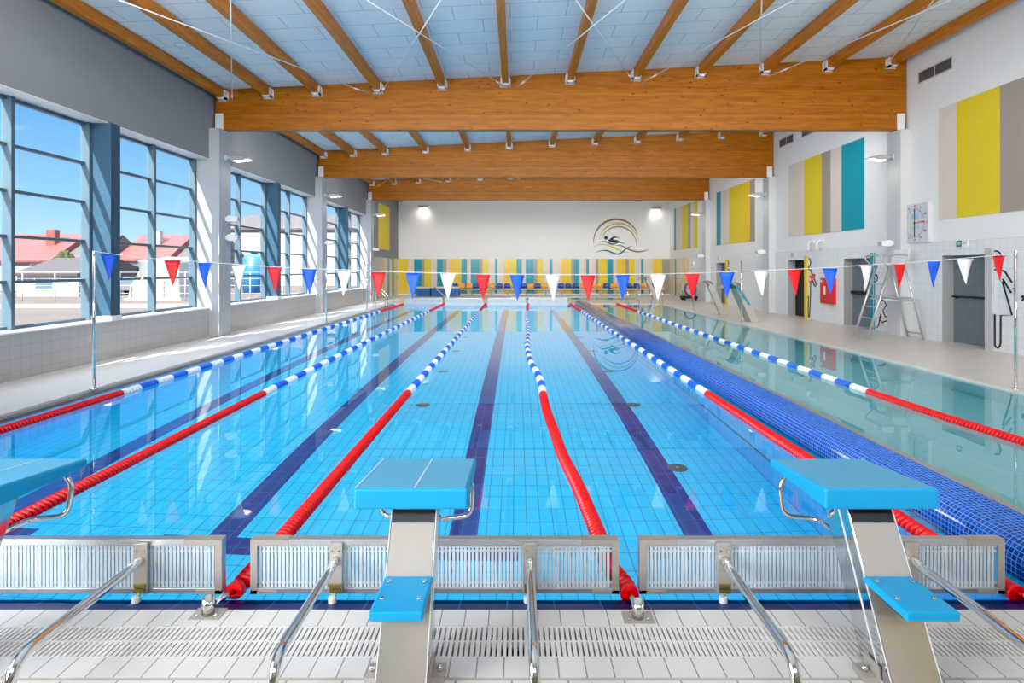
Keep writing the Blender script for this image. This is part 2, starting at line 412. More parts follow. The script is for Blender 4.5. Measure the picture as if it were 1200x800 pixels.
# training pool
tb = MB(); TD = -.95
tb.poly([(PD1, 2.9, TD), (TR, 2.9, TD), (TR, YF+.2, TD), (PD1, YF+.2, TD)], M['tfloor'])
tb.poly([(PD1, 2.9, TD), (PD1, YF+.2, TD), (PD1, YF+.2, .1), (PD1, 2.9, .1)], M['twall_y'])
tb.poly([(TR-.004, YF+.2, TD), (TR-.004, 2.9, TD), (TR-.004, 2.9, -.002), (TR-.004, YF+.2, -.002)], M['twall_y'])
tb.poly([(PD1, YF, 0), (TR, YF, 0), (TR, YF, TD), (PD1, YF, TD)], M['tfloor'])
tb.poly([(PD1, YN, TD), (TR, YN, TD), (TR, YN, -.02), (PD1, YN, -.02)], M['tfloor'])
tbs = struct(tb.build('training_basin', fix=False), 'pale green tiled basin of the training pool')
wat = MB(); wat.poly([(PD1-.02, YN-.15, 0), (TR+.02, YN-.15, 0), (TR+.02, YF+.1, 0), (PD1-.02, YF+.1, 0)])
tw_ = struct(wat.build('training_water', M['twater'], fix=False), 'clear still water of the training pool')
# small far pool
tb = MB(); tb.box(-.4, TR, 32.6, 36, -.5, -.45); struct(tb.build('paddling_basin', M['tfloor']))
wat = MB(); wat.poly([(-.4, 32.6, 0), (TR, 32.6, 0), (TR, 36, 0), (-.4, 36, 0)]); struct(wat.build('paddling_water', M['twater'], fix=False))

# divider: mosaic kerb with a rounded shoulder, uv along its profile
prof = [(PD0, -.06), (PD0, .06)] + [(PD0+.13-.13*math.cos(a*PI/16), .06+.13*math.sin(a*PI/16)) for a in range(1, 9)] + [(PD1, .205)]
prof = [(a, b) for a, b in prof]
bm = bmesh.new(); uvl = bm.loops.layers.uv.new('UVMap')
lens = [0]
for i in range(1, len(prof)): lens.append(lens[-1]+math.hypot(prof[i][0]-prof[i-1][0], prof[i][1]-prof[i-1][1]))
ya, yb = 2.9, YF+.1
rowa = [bm.verts.new((p[0], ya, p[1])) for p in prof]; rowb = [bm.verts.new((p[0], yb, p[1])) for p in prof]
for i in range(len(prof)-1):
    f = bm.faces.new([rowa[i], rowb[i], rowb[i+1], rowa[i+1]]); f.smooth = True
    for lp, uv in zip(f.loops, ((ya, lens[i]), (yb, lens[i]), (yb, lens[i+1]), (ya, lens[i+1]))): lp[uvl].uv = uv
for row, rev in ((rowa, False), (rowb, True)):
    extra = bm.verts.new((PD1, row[0].co.y, -.06))
    f = bm.faces.new((row+[extra])[::-1] if rev else row+[extra])
    for lp in f.loops: lp[uvl].uv = (lp.vert.co.x, lp.vert.co.z)
me = bpy.data.meshes.new('pool_divider'); bm.to_mesh(me); bm.free(); me.materials.append(M['mosaic'])
div = bpy.data.objects.new('pool_divider', me); COL.objects.link(div); struct(div, 'low blue mosaic wall between the two pools')
m = MB(); m.box(PD1, PD1+.085, 2.9, YF+.1, .05, .205); m.build('steel_edge', mat_plain('divider_edge', (.40, .39, .40), .3, metal=.5), div, .01)

# ------------------------------------------------------------------ walls
def wr(u, v):
    """point of the right wall seen at a pixel: (y, z)"""
    y = F*XR/(u-605.5); return y, HC+(314.5-v)*y/F
TZ = 2.38
DOORS = [(28.2, 29.5, 2.02), (20.44, 21.7, 2.05), (16.65, 18.0, 2.05), (12.56, 13.84, 2.05)]   # openings y0, y1, top
ys = [Y0]
for a, b, t in sorted(DOORS): ys += [a, b]
ys.append(Y1)
m = MB()
for i in range(0, len(ys), 2): m.box(XR, XR+.6, ys[i], ys[i+1], -.1, TZ)
for a, b, t in DOORS: m.box(XR, XR+.6, a, b, t, TZ)
wall_r = struct(boxo('wall_right', (XR, XR+.6, Y0, Y1, TZ, 7.6), M['plaster']), 'tall white right hand wall')
m.build('tile_band', M['tile_r'], wall_r)
# striped tiles at the far end of the right wall
m = MB()
for a, b, k in ((37.3, Y1, 'be'), (36.9, 37.25, 'te'), (35.25, 36.9, 'be'), (34.9, 35.25, 'ye'), (34.2, 34.9, 'be')):
    m.box(XR-.004, XR, a, b, DZ, TZ, M['s_'+k])
m.box(XR-.006, XR, 37.7, 37.85, DZ, TZ, M['s_ye'])
m.build('tile_stripes', None, wall_r)
# door recesses
for i, (a, b, t) in enumerate(DOORS):
    m = MB(); back = XR+.27; a += .002; b -= .002; t -= .002
    m.poly([(XR, a, t), (back, a, t), (back, b, t), (XR, b, t)]); m.poly([(XR, a, 0), (back, a, 0), (back, a, t), (XR, a, t)]); m.poly([(XR, b, 0), (back, b, 0), (back, b, t), (XR, b, t)])
    d = struct(m.build('door_%d' % (i+1), mat_plain('door_reveal', (.34, .345, .35), .6)))
    leaf = [M['door'], M['black'], M['tile_b'], M['tile_b']][i]  # a black sheet closes the open second doorway
    boxo('door_leaf', (back, back+.05, a, b, DZ, t), leaf, d)
    if i == 2:
        mm = MB(); mm.tube([(back-.08, b-.12, 1.03), (back-.08, a+.1, 1.03)], .055, 10); mm.tube([(back, b-.2, 1.03), (back-.08, b-.2, 1.03)], .02, 8); mm.build('push_bar', M['black'], d)
    if i == 3:
        mm = MB(); mm.tube([(back-.06, b-.04, 1.10), (back-.06, a+.01, 1.10)], .022, 8)
        for q in (b-.12, a+.2): mm.tube([(back, q, 1.06), (back-.06, q, 1.09)], .015, 6)
        mm.build('handrail', M['black'], d)
    if i == 0:
        boxo('door_seam', (back-.004, back, a+.55, a+.58, DZ, t), M['black'], d)
# far wall with its striped tile band
wall_f = struct(boxo('wall_back', (XL-.6, XR+.6, Y1, Y1+.3, -.1, 7.6), M['plaster']), 'white far wall above a band of striped tiles')
def ub(x): return 430+x/6.667
def uc(x): return 600+x/6.667
ST = [(462, ub(247), 'be'), (ub(247), ub(290), 'ye'), (ub(290), ub(320), 'am'), (ub(320), ub(368), 'be'), (ub(368), ub(428), 'te'), (ub(428), ub(450), 'gr'), (ub(450), ub(500), 'ye'),
      (ub(500), ub(548), 'be'), (ub(548), ub(592), 'te'), (ub(592), ub(622), 'gr'), (ub(622), ub(645), 'be'), (ub(645), ub(690), 'am'), (ub(690), ub(738), 'ye'), (ub(738), ub(782), 'te'),
      (ub(782), ub(812), 'be'), (ub(812), ub(878), 'te'), (ub(878), ub(903), 'gr'), (ub(903), ub(950), 'ye'), (ub(950), ub(1000), 'be'), (ub(1000), ub(1020), 'te'), (ub(1020), ub(1072), 'be'),
      (ub(1072), ub(1110), 'am'), (ub(1110), uc(35), 'ye'), (uc(35), uc(78), 'te'), (uc(78), uc(107), 'be'), (uc(107), uc(173), 'te'), (uc(173), uc(198), 'gr'), (uc(198), uc(245), 'ye'),
      (uc(245), uc(295), 'be'), (uc(295), uc(316), 'te'), (uc(316), uc(387), 'be'), (uc(387), uc(440), 'am'), (uc(440), uc(463), 'ye'), (uc(463), uc(485), 'gr'), (uc(485), uc(528), 'te'),
      (uc(528), uc(580), 'be'), (uc(580), uc(600), 'te'), (uc(600), uc(655), 'be'), (uc(655), uc(675), 'gr'), (uc(675), uc(745), 'ye'), (uc(745), uc(790), 'te'), (uc(790), uc(818), 'be'),
      (uc(818), uc(888), 'am'), (uc(888), uc(912), 'gr'), (uc(912), uc(958), 'ye'), (uc(958), uc(1008), 'be'), (uc(1008), uc(1028), 'te'), (uc(1028), uc(1100), 'be'), (uc(1100), uc(1130), 'am'),
      (uc(1130), uc(1172), 'ye'), (uc(1172), 787, 'gr')]
ST = [((a-605.5)*Y1/F, (b-605.5)*Y1/F, k) for a, b, k in ST]
m = MB()
for a, b, k in ST: m.box(max(a, XL), min(b, XR), Y1-.006, Y1, .10, TZ, M['t_'+k])
m.box(XL, XR, Y1-.012, Y1, DZ, .10, M['white'])
m.build('tile_stripes', None, wall_f)
# near wall behind the photographer, tiled with the same stripes
wall_n = struct(boxo('wall_front', (XL-.6, XR+.6, Y0-.3, Y0, -.1, 7.6), M['plaster']), 'wall behind the starting blocks')
m = MB()
for a, b, k in ST: m.box(max(a, XL), min(b, XR), Y0, Y0+.006, .10, TZ, M['t_'+k])
m.build('tile_stripes', None, wall_n)
# left wall: low tiled wall, windows, plaster above
ZS, ZT = .74, 4.52
XO = XG-.03
m = MB(); m.box(XO, XL, Y0, 7.5, ZS, 7.6); m.box(XO, XL, 7.5, 30.5, ZT, 7.6); m.box(XO, XL, 30.5, Y1, TZ, 7.6)
wall_l = struct(m.build('wall_left', M['plaster_left_shaded']), 'shaded window wall')
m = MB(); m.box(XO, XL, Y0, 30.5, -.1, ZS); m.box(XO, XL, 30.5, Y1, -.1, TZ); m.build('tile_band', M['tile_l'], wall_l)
m = MB()
for a, b, k in ((35.4, 35.9, 'te'), (36.5, 37.3, 'te'), (34.4, 35.2, 'be'), (35.9, 36.5, 'be'), (37.3, Y1, 'be'), (34.0, 34.2, 'ye')): m.box(XL, XL+.004, a, b, DZ, TZ, M['s_'+k])
m.build('tile_stripes', None, wall_l)
m = MB(); m.box(XO, XL+.02, 7.5, 30.5, ZS, ZS+.025); m.build('sill', M['white'], wall_l)
m = MB(); m.box(XO, XL+.001, 7.5, 30.5, ZT-.012, ZT); m.build('soffit', M['white'], wall_l)

def hlabel(i): return ['nearest', 'middle', 'farthest'][i]
# pillars on both sides and the dark columns between the windows
for i, yb in enumerate(BEAMS[1:]):
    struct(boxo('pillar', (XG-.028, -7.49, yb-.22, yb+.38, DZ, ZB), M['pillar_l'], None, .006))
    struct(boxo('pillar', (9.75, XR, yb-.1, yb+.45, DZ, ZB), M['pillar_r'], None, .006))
COLS = [11.17, 18.95, 26.68]
wn = 1
for i, yc in enumerate(COLS):
    c = struct(boxo('column', (XG-.028, -7.70, yc, yc+.27, ZS+.11, ZT), M['frame_dark'], None, .004))
    boxo('plinth', (XG-.028, -7.68, yc-.01, yc+.28, ZS+.02, ZS+.11), M['white'], c)
    p0 = BEAMS[i]+.38; p1 = BEAMS[i+1]-.22
    for (a, b) in ((p0, yc), (yc+.27, p1)):
        fr = MB()
        w = .07
        for y in (a, (a+b)/2-.035 + (.0), b-w): fr.box(XG-.025, XG+.14, y, y+w, ZS+.03, ZT-.012)
        zs = [ZS+.03+(ZT-.012-ZS-.03-.06)*k/5 for k in range(6)]
        for z in zs: fr.box(XG-.025, XG+.065, a+w, b-w, z, z+.05)
        fo = struct(fr.build('window_%d' % wn, M['frame'], None, .004), 'tall steel framed window of ten panes'); wn += 1
        pn = MB(); pn.poly([(XG, a+.02, ZS+.05), (XG, b-.02, ZS+.05), (XG, b-.02, ZT-.03), (XG, a+.02, ZT-.03)]); pn.build('pane', M['pane'], fo)

# ceiling slab (slopes up towards the right wall)
m = MB()
xa, xb = XO, XR+.6
m.hexa([(xa, Y0-.3, roof(xa)), (xb, Y0-.3, roof(xb)), (xb, Y1+.3, roof(xb)), (xa, Y1+.3, roof(xa)), (xa, Y0-.3, roof(xa)+.3), (xb, Y0-.3, roof(xb)+.3), (xb, Y1+.3, roof(xb)+.3), (xa, Y1+.3, roof(xa)+.3)])
struct(m.build('ceiling', M['ceil']), 'pale blue panelled ceiling')

# ------------------------------------------------------------------ timber beams, purlins, bracing
BN = ['nearest', 'nearest', 'middle', 'farthest']
for i, yb in enumerate(BEAMS):
    o = thing('timber_ceiling_beam', ['deep orange timber main beam overhead, nearest the starting blocks', 'deep orange timber main beam, the frontmost and widest of the three seen',
              'deep orange timber main beam, the middle one of the three seen', 'deep orange timber main beam, the rearmost one before the far wall'][i], 'beam', (1, yb, ZB), 'main roof beams'); o['kind'] = 'thing'
    m = MB(); x0, x1 = XL+.05, XR-.05
    m.hexa([(x0-1, 0, 0), (x1-1, 0, 0), (x1-1, .25, 0), (x0-1, .25, 0), (x0-1, 0, roof(x0)-ZB-.004), (x1-1, 0, roof(x1)-ZB-.004), (x1-1, .25, roof(x1)-ZB-.004), (x0-1, .25, roof(x0)-ZB-.004)])
    m.build('glulam', M['wood'], o, .012)
    for sx, w in ((x0, .2), (9.72, .2)):
        boxo('bearing_plate', (sx-1, sx-1+w, -.014, 0, .0, .42), M['white_m'], o)
PX = [-7.49, -6.34, -5.1, -3.54, -1.9, -.29, 1.37, 3.04, 4.68, 6.32, 7.94, 9.55]
BAYS = [(BEAMS[0]+.25, BEAMS[1], 'over the starting blocks'), (BEAMS[1]+.25, BEAMS[2], 'between the first and second main beams'), (BEAMS[2]+.25, BEAMS[3], 'between the second and third main beams'), (BEAMS[3]+.25, Y1, 'between the last main beam and the far wall')]
for bi, (a, b, where) in enumerate(BAYS):
    for k, x in enumerate(PX):
        if bi == 3 and k not in (0, 11, 5): continue
        z = roof(x)
        o = thing('roof_purlin', '%s timber purlin from the window wall, %s' % (WORDS[k], where), 'purlin', (x, a, z-.24), 'purlins '+where)
        m = MB(); m.box(-.075, .075, .003, b-a-.003, 0, .232); m.build('timber', M['wood_p'], o, .006)
        for yy in (b-a-.005,):
            h = MB(); h.box(-.11, .11, yy-.16, yy+.0, -.05, -.002); h.box(-.11, -.079, yy-.16, yy, -.05, .19); h.box(.079, .11, yy-.16, yy, -.05, .19); h.box(-.13, .13, yy-.012, yy, -.06, .17)
            h.build('hanger', M['white_m'], o)
            for q in (-.03, .03):
                h = MB(); h.tube([(-.1105, yy-.05, .08+q), (-.118, yy-.05, .08+q)], .01, 6); h.build('bolt', M['steel'], o)
NX = [-7.35, -3.6, -.15, 3.08, 6.3, 9.45]
for bi, (ya, yb) in enumerate(((BEAMS[0]+.25, BEAMS[1]), (BEAMS[2]+.25, BEAMS[3]))):
    for k in range(5):
        for (p, q) in ((k, k+1), (k+1, k)):
            dz = .33 if p < q else .36
            o = MB(); x0 = NX[p]+.08*(1 if p < q else -1)*0; x1 = NX[q]
            A = Vector((x0+(.10 if p < q else -.10), ya+.03, roof(x0)-dz)); B = Vector((x1+(-.09 if p < q else .09), yb-.03, roof(x1)-dz))
            o.tube([A, B], .013, 6)
            ob = o.build('ceiling_tie_rod', M['rod'])
            tag(ob, 'thin white tie rod crossing under the ceiling %s, %s pair from the window wall, running %s' % (('over the blocks', 'before the last beam')[bi], WORDS[k], 'rightward' if p < q else 'leftward'), 'tie rod', 'roof bracing rods')
            ob['label'] = 'thin white tie rod %s, %s bay from the windows, %s' % (('above the blocks', 'by the rearmost beam')[bi], WORDS[k], 'slanting rightward' if p < q else 'slanting leftward')
            t = MB(); pt = A.lerp(B, .93); t.tube([A.lerp(B, .92), A.lerp(B, .945)], .022, 6); t.build('turnbuckle', M['white_m'], ob)
# smoke detectors on the ceiling
for (x, y, lab) in ((-6.9, 12.1, 'round white smoke detector on the ceiling near the window wall'), (7.3, 11.3, 'round white smoke detector on the ceiling near the clock wall')):
    o = thing('smoke_detector', lab, 'smoke detector', (x, y, roof(x)-.002))
    m = MB(); m.lathe([(.11, 0), (.11, -.03), (.07, -.06), (.02, -.065)], (0, 0, 0), 20); m.build('housing', M['white'], o)
    m = MB(); m.lathe([(.02, -.066), (.02, -.075)], (0, 0, 0), 10); m.build('sensor', M['grey_s'], o)

# ------------------------------------------------------------------ lane ropes
def resample(P, step):
    P = [Vector((x, y, .012)) for x, y in P]
    # smooth the path first
    Q = []
    n = len(P)
    for i in range(n-1):
        p0, p1, p2, p3 = P[max(0, i-1)], P[i], P[i+1], P[min(n-1, i+2)]
        for k in range(12):
            t = k/12
            Q.append(.5*((2*p1)+(p2-p0)*t+(2*p0-5*p1+4*p2-p3)*t*t+(3*p1-p0-3*p2+p3)*t**3))
    Q.append(P[-1])
    L = [0]
    for i in range(1, len(Q)): L.append(L[-1]+(Q[i]-Q[i-1]).length)
    def at(s):
        s = min(max(s, 0), L[-1]); j = 0
        lo, hi = 0, len(L)-1
        while hi-lo > 1:
            mid = (lo+hi)//2
            if L[mid] <= s: lo = mid
            else: hi = mid
        t = (s-L[lo])/max(1e-9, L[hi]-L[lo]); return Q[lo].lerp(Q[hi], t)
    return at, L[-1]

def float_mesh(at, s0, s1, R, pitch, mat, name, parent, seg=14, fine=True):
    pts, rad = [], []
    n = max(1, round((s1-s0)/pitch)); p = (s1-s0)/n
    for i in range(n):
        a = s0+i*p
        for f, r in (((.02, .45), (.12, .97), (.34, 1), (.58, .86), (.68, .42), (.97, .40)) if fine else ((.02, .75), (.1, 1), (.86, 1), (.95, .75))):
            pts.append(at(a+f*p)); rad.append(R*r)
    m = MB(); m.tube(pts, rad, seg); return m.build(name, mat, parent, fix=False)

def lane_rope(label, path, red_near=5.0, red_far=5.0, R=.056, start_white=True):
    at, Ltot = resample(path, .1)
    o = thing('lane_rope', label, 'lane rope', (0, 0, 0), 'lane ropes stretched along the pools')
    c = MB(); c.tube([at(Ltot*k/160) for k in range(161)], .008, 6); c.build('cable', M['steel'], o, fix=False)
    f = float_mesh(at, .02, red_near, R, .046, M['red_f'], 'red_floats', o); f['label'] = 'plain red run of floats at the near end'
    f = float_mesh(at, Ltot-red_far, Ltot-.02, R, .09, M['red_f'], 'red_floats', o, 10); f['label'] = 'plain red run of floats at the far end'
    n = round((Ltot-red_far-red_near)/.4); d = (Ltot-red_far-red_near)/n
    for k in range(n):
        a = red_near+k*d
        wb = 'white' if k % 2 == 0 else 'blue'
        f = float_mesh(at, a, a+d, R, .066 if k < 22 else .13, M[wb+'_f'], wb+'_floats', o, 12 if k < 16 else 8)
    return o

def gpt(u, v, z=.012):
    y = F*(HC-z)/(v-314.5); return ((u-605.5)*y/F, y)
r4 = [(.597, 3.17), (.588, 3.24)] + [gpt(*p) for p in ((712, 660), (701, 627), (689, 597), (675, 565), (660, 535), (650, 507), (641, 482), (636, 460), (634.5, 450), (630, 437.5), (622.5, 425), (618.5, 411), (617.8, 402), (618.6, 393), (619.5, 381), (615.9, 372), (618.3, 363))] + [(.565, YF)]
lane_rope('straight lane rope closest to the window side deck', [(-5.55, 3.2), (-5.5, 8), (-5.52, 18), (-5.55, YF)])
lane_rope('straight lane rope, second from the window side', [(-3.58, 3.2), (-3.45, 4), (-3.52, 9), (-3.56, 18), (-3.56, YF)])
lane_rope('straight lane rope passing just left of the middle starting block', [(-1.51, 3.22), (-1.515, 9), (-1.515, 18), (-1.515, YF)])
lane_rope('slack lane rope that snakes in curves down the middle of the pool', r4)
lane_rope('straight lane rope beside the blue mosaic divider', [(2.66, 3.17), (2.645, 6), (2.64, 14), (2.62, YF)])
lane_rope('lane rope lying in the training pool beyond the mosaic divider', [(5.3, 3.3), (5.05, 5.9), (4.94, 8.2), (4.92, 16), (4.9, YF)])

def rope_anchor(px, py, rx, ry, label):
    o = thing('rope_anchor', label, 'rope anchor', (px, py, DZ), 'steel lane rope anchors on the near edge')
    boxo('base_plate', (-.075, .075, -.05, .05, 0, .004), M['sheet'], o, .001)
    m = MB(); m.lathe([(.03, .004), (.03, .085), (.026, .085), (.026, .03), (.004, .03)], (0, 0, 0), 18); m.build('socket', M['steel'], o)
    for q in (-.045, .045):
        m = MB(); m.tube([(q, -.02, .004), (q, -.02, .012)], .007, 6); m.build('bolt', M['steel'], o)
    dx, dy = rx-px, ry-py; l = math.hypot(dx, dy); ux, uy = dx/l, dy/l
    m = MB(); m.tube([(ux*.05, uy*.05, .03), (dx, dy, .012+.0-DZ+.01)], .016, 10); m.build('tension_tube', M['steel'], o)
    m = MB(); m.tube([(dx-ux*.03, dy-uy*.03, -.012), (dx+ux*.02, dy+uy*.02, -.012)], .050, 14); m.build('end_disc', M['red_f'], o)
    return o
rope_anchor(-1.535, 2.93, -1.512, 3.17, 'small steel rope anchor in the gap between the left and middle white slatted boards')
rope_anchor(.597, 2.9, .60, 3.15, 'small steel rope anchor in the gap between the middle and right white slatted boards')
rope_anchor(2.665, 2.93, 2.655, 3.15, 'small steel rope anchor beside the blue mosaic divider')

# ------------------------------------------------------------------ white slatted turning boards
def turning_board(label, x0, x1, y, sup, loc_face=-1, group='white slatted boards on the near edge', slats=True):
    """y: front plane; loc_face -1 faces the deck at the near end, +1 the deck at the far end"""
    w = x1-x0; o = thing('turning_board', label, 'turning board', ((x0+x1)/2, y, 0), group, 0 if loc_face < 0 else PI)
    h0, h1 = .025, .312; a = w/2; t = .05
    m = MB()
    m.box(-a, a, 0, t, h1-.034, h1); m.box(-a, a, 0, t, h0, h0+.028)
    m.box(-a, -a+.03, .002, t-.002, h0+.028, h1-.034); m.box(a-.03, a, .002, t-.002, h0+.028, h1-.034)
    m.build('frame', M['alu'], o, .003)
    m = MB()
    n = int((w-.07)/.0205)
    for i in range(n):
        x = -a+.04+i*(w-.08)/n
        m.box(x, x+.0135, .012, .030, h0+.022, h1-.03)
    for z in (h0+.045, h1-.075, h1-.052): m.box(-a+.03, a-.03, .016, .026, z, z+.012)
    m.build('slats', M['slat'], o)
    for sx in (-1, 1):
        m = MB()
        m.box(sx*a, sx*(a-.20), -.003, -.0005, h1-.028, h1+.0015); m.box(sx*a, sx*(a-.036), -.003, -.0005, h0+.0, h1-.028); m.box(sx*a, sx*(a-.14), -.003, -.0005, h0-.001, h0+.018)
        m.box(sx*a, sx*(a-.20), -.003, t, h1+.0002, h1+.0018)
        m.build('corner_plate', M['sheet'], o)
    for s in sup:
        x = (s-(x0+x1)/2)*(1 if loc_face < 0 else -1)
        m = MB(); m.box(x-.036, x+.036, -.022, -.004, h0+.01, h1-.012)
        cl = m.build('clamp', M['sheet'], o, .003)
        for q in (-.02, .02):
            m = MB(); m.tube([(x+q, -.021, h1-.05), (x+q, -.027, h1-.05)], .006, 8); m.build('bolt', M['steel'], cl)
        m = MB(); m.box(x-.03, x+.03, -.035, -.0225, h0+.022, h0+.04); m.box(x-.03, x+.03, -.032, -.0225, h0+.046, h0+.066); m.tube([(x, -.03, h0+.022), (x, -.03, h0-.01)], .006, 8)
        m.build('clip', M['brass'], o)
        m = MB(); m.lathe([(.018, -.055), (.021, -.05), (.021, -.004), (.018, .0)], (x-.012, -.035, h0+.005), 14); m.build('foot', M['white'], o)
        if loc_face < 0:
            m = MB(); p = fillet([(x, -.005, .215), (x, -.10, .208), (x, -.80, .205), (x, -.845, DZ+.0)], .10, 6)
            m.tube(p, .0225, 14); m.build('support_tube', M['chrome'], o)
            m = MB(); m.lathe([(.05, 0), (.05, .006), (.03, .012)], (x, -.845, DZ), 18); m.build('floor_flange', M['steel'], o)
        else:
            m = MB(); m.tube([(x, -.005, .2), (x, -.35, .2), (x, -.37, DZ)], .0225, 8); m.build('support_tube', M['chrome'], o)
    return o
turning_board('white slatted turning board at the left, half hidden by the dark starting block', -3.53, -1.565, 3.125, (-1.985, -3.05))
turning_board('white slatted turning board at the middle starting block, a red rope showing through its end', -1.413, .542, 3.125, (-.955, .07))
turning_board('white slatted turning board at the right hand starting block', .652, 2.59, 3.125, (1.095, 2.09))
for k, (ua, ub_) in enumerate(((473.5, 518.5), (522, 566.5), (572, 616), (619.5, 665))):
    turning_board('white turning board on the far edge, %s from the window side' % WORDS[k], (ua-605.5)*YF/F, (ub_-605.5)*YF/F, YF+.03, ((ua-605.5)*YF/F+.5, (ub_-605.5)*YF/F-.5), 1, 'white boards on the far edge')

# ------------------------------------------------------------------ starting blocks
def starting_block(label, xc, seam):
    o = thing('starting_block', label, 'starting block', (xc, 2.35, DZ), 'starting blocks on the near edge')
    Y = lambda y: y-2.35; Z = lambda z: z-DZ
    # platform: wedge, higher at the deck side
    ya, yb = Y(2.585), Y(3.155); a = .252
    m = MB(); m.hexa([(-a, ya, Z(.69)), (a, ya, Z(.69)), (a, yb, Z(.692)), (-a, yb, Z(.692)), (-a, ya, Z(.783)), (a, ya, Z(.783)), (a, yb, Z(.732)), (-a, yb, Z(.732))])
    pf = m.build('platform', M['block'], o, .012, 3)
    sl = (.732-.783)/(3.155-2.585)
    zt = lambda y: Z(.783)+sl*(y-ya)
    m = MB(); c = .014
    m.hexa([(-a+c, ya+c, zt(ya+c)-.002), (a-c, ya+c, zt(ya+c)-.002), (a-c, yb-c, zt(yb-c)-.002), (-a+c, yb-c, zt(yb-c)-.002), (-a+c, ya+c, zt(ya+c)+.0015), (a-c, ya+c, zt(ya+c)+.0015), (a-c, yb-c, zt(yb-c)+.0015), (-a+c, yb-c, zt(yb-c)+.0015)])
    m.build('grip_surface', M['block_top'], pf)
    if seam:
        for sx in (-.244, .016):
            m = MB(); m.hexa([(sx-.003, ya+.01, zt(ya+.01)+.001), (sx+.003, ya+.01, zt(ya+.01)+.001), (sx+.003, yb-.01, zt(yb-.01)+.001), (sx-.003, yb-.01, zt(yb-.01)+.001),
                    (sx-.003, ya+.01, zt(ya+.01)+.003), (sx+.003, ya+.01, zt(ya+.01)+.003), (sx+.003, yb-.01, zt(yb-.01)+.003), (sx-.003, yb-.01, zt(yb-.01)+.003)])
            m.build('seam', M['seam'], pf)
    # pedestal: leaning box of folded sheet
    yt, ybm, zt_, zb_, d, w = Y(2.70), Y(2.335), Z(.692), 0., .235, .1
    m = MB(); m.hexa([(-w, ybm, zb_), (w, ybm, zb_), (w, ybm+d, zb_), (-w, ybm+d, zb_), (-w, yt, zt_), (w, yt, zt_), (w, yt+d, zt_), (-w, yt+d, zt_)])
    pd = m.build('pedestal', M['mirror'], o, .004)
    fy = lambda z: ybm+(yt-ybm)*z/zt_
    m = MB()   # brushed front plate
    z0, z1 = Z(.40), Z(.606)
    m.hexa([(-w+.004, fy(z0)-.003, z0), (w-.004, fy(z0)-.003, z0), (w-.004, fy(z0), z0), (-w+.004, fy(z0), z0), (-w+.004, fy(z1)-.003, z1), (w-.004, fy(z1)-.003, z1), (w-.004, fy(z1), z1), (-w+.004, fy(z1), z1)])
    fp = m.build('front_plate', M['plate'], o); fp['label'] = 'matt brushed steel front plate'
    z0, z1 = .002, Z(.398); m = MB()
    m.hexa([(-w+.004, fy(z0)-.003, z0), (w-.004, fy(z0)-.003, z0), (w-.004, fy(z0), z0), (-w+.004, fy(z0), z0), (-w+.004, fy(z1)-.003, z1), (w-.004, fy(z1)-.003, z1), (w-.004, fy(z1), z1), (-w+.004, fy(z1), z1)])
    lp_ = m.build('lower_plate', M['lower'], o); lp_['label'] = 'glossy steel lower plate'
    m = MB(); z0, z1 = Z(.606), Z(.689)
    m.hexa([(-w+.004, fy(z0)-.002, z0), (w-.004, fy(z0)-.002, z0), (w-.004, fy(z0), z0), (-w+.004, fy(z0), z0), (-w+.004, fy(z1)-.002, z1), (w-.004, fy(z1)-.002, z1), (w-.004, fy(z1), z1), (-w+.004, fy(z1), z1)])
    m.build('black_band', M['black'], o)  # black band across the pedestal front, just below the platform
    for sx in (-1, 1):     # bright folded lips down each side
        for off in (-.004, .085):
            m = MB(); x0 = sx*(w+.0005); x1 = sx*(w+.0035)
            m.hexa([(x0, ybm+off, 0), (x1, ybm+off, 0), (x1, ybm+off+.005, 0), (x0, ybm+off+.005, 0), (x0, yt+off, zt_-.002), (x1, yt+off, zt_-.002), (x1, yt+off+.005, zt_-.002), (x0, yt+off+.005, zt_-.002)])
            m.build('folded_lip', M['white_m'], pd)
    # footstep
    m = MB(); zs = Z(.425)
    m.hexa([(-.104, Y(2.265), zs-.036), (.104, Y(2.265), zs-.036), (.104, Y(2.565), zs-.036), (-.104, Y(2.565), zs-.036), (-.104, Y(2.265), zs+.002), (.104, Y(2.265), zs+.002), (.104, Y(2.565), zs-.006), (-.104, Y(2.565), zs-.006)])
    st = m.build('footstep', M['step'], o, .008, 3)
    for sx in (-.075, .075):
        for yy in (2.37, 2.5):
            m = MB(); m.lathe([(.011, 0), (.011, .003), (.006, .004)], (sx, Y(yy), zs-.001), 12); m.build('bolt', M['steel'], st)
    m = MB(); m.hexa([(-.08, Y(2.33), zs-.058), (.08, Y(2.33), zs-.058), (.08, Y(2.50), zs-.058), (-.08, Y(2.50), zs-.058), (-.08, Y(2.31), zs-.0365), (.08, Y(2.31), zs-.0365), (.08, Y(2.52), zs-.0365), (-.08, Y(2.52), zs-.0365)])
    m.build('step_shadow', M['black'], st)  # black wedge shaped in for the shadow under the step
    # hand grips at both sides
    for sx in (-1, 1):
        m = MB()
        p = fillet([(sx*.06, Y(2.80), Z(.475)), (sx*.07, Y(3.0), Z(.475)), (sx*.232, Y(3.04), Z(.475)), (sx*.238, Y(3.06), Z(.63)), (sx*.19, Y(3.06), Z(.691))], .055, 6)
        m.tube(p, .0125, 12); m.build('hand_grip', M['chrome'], o)
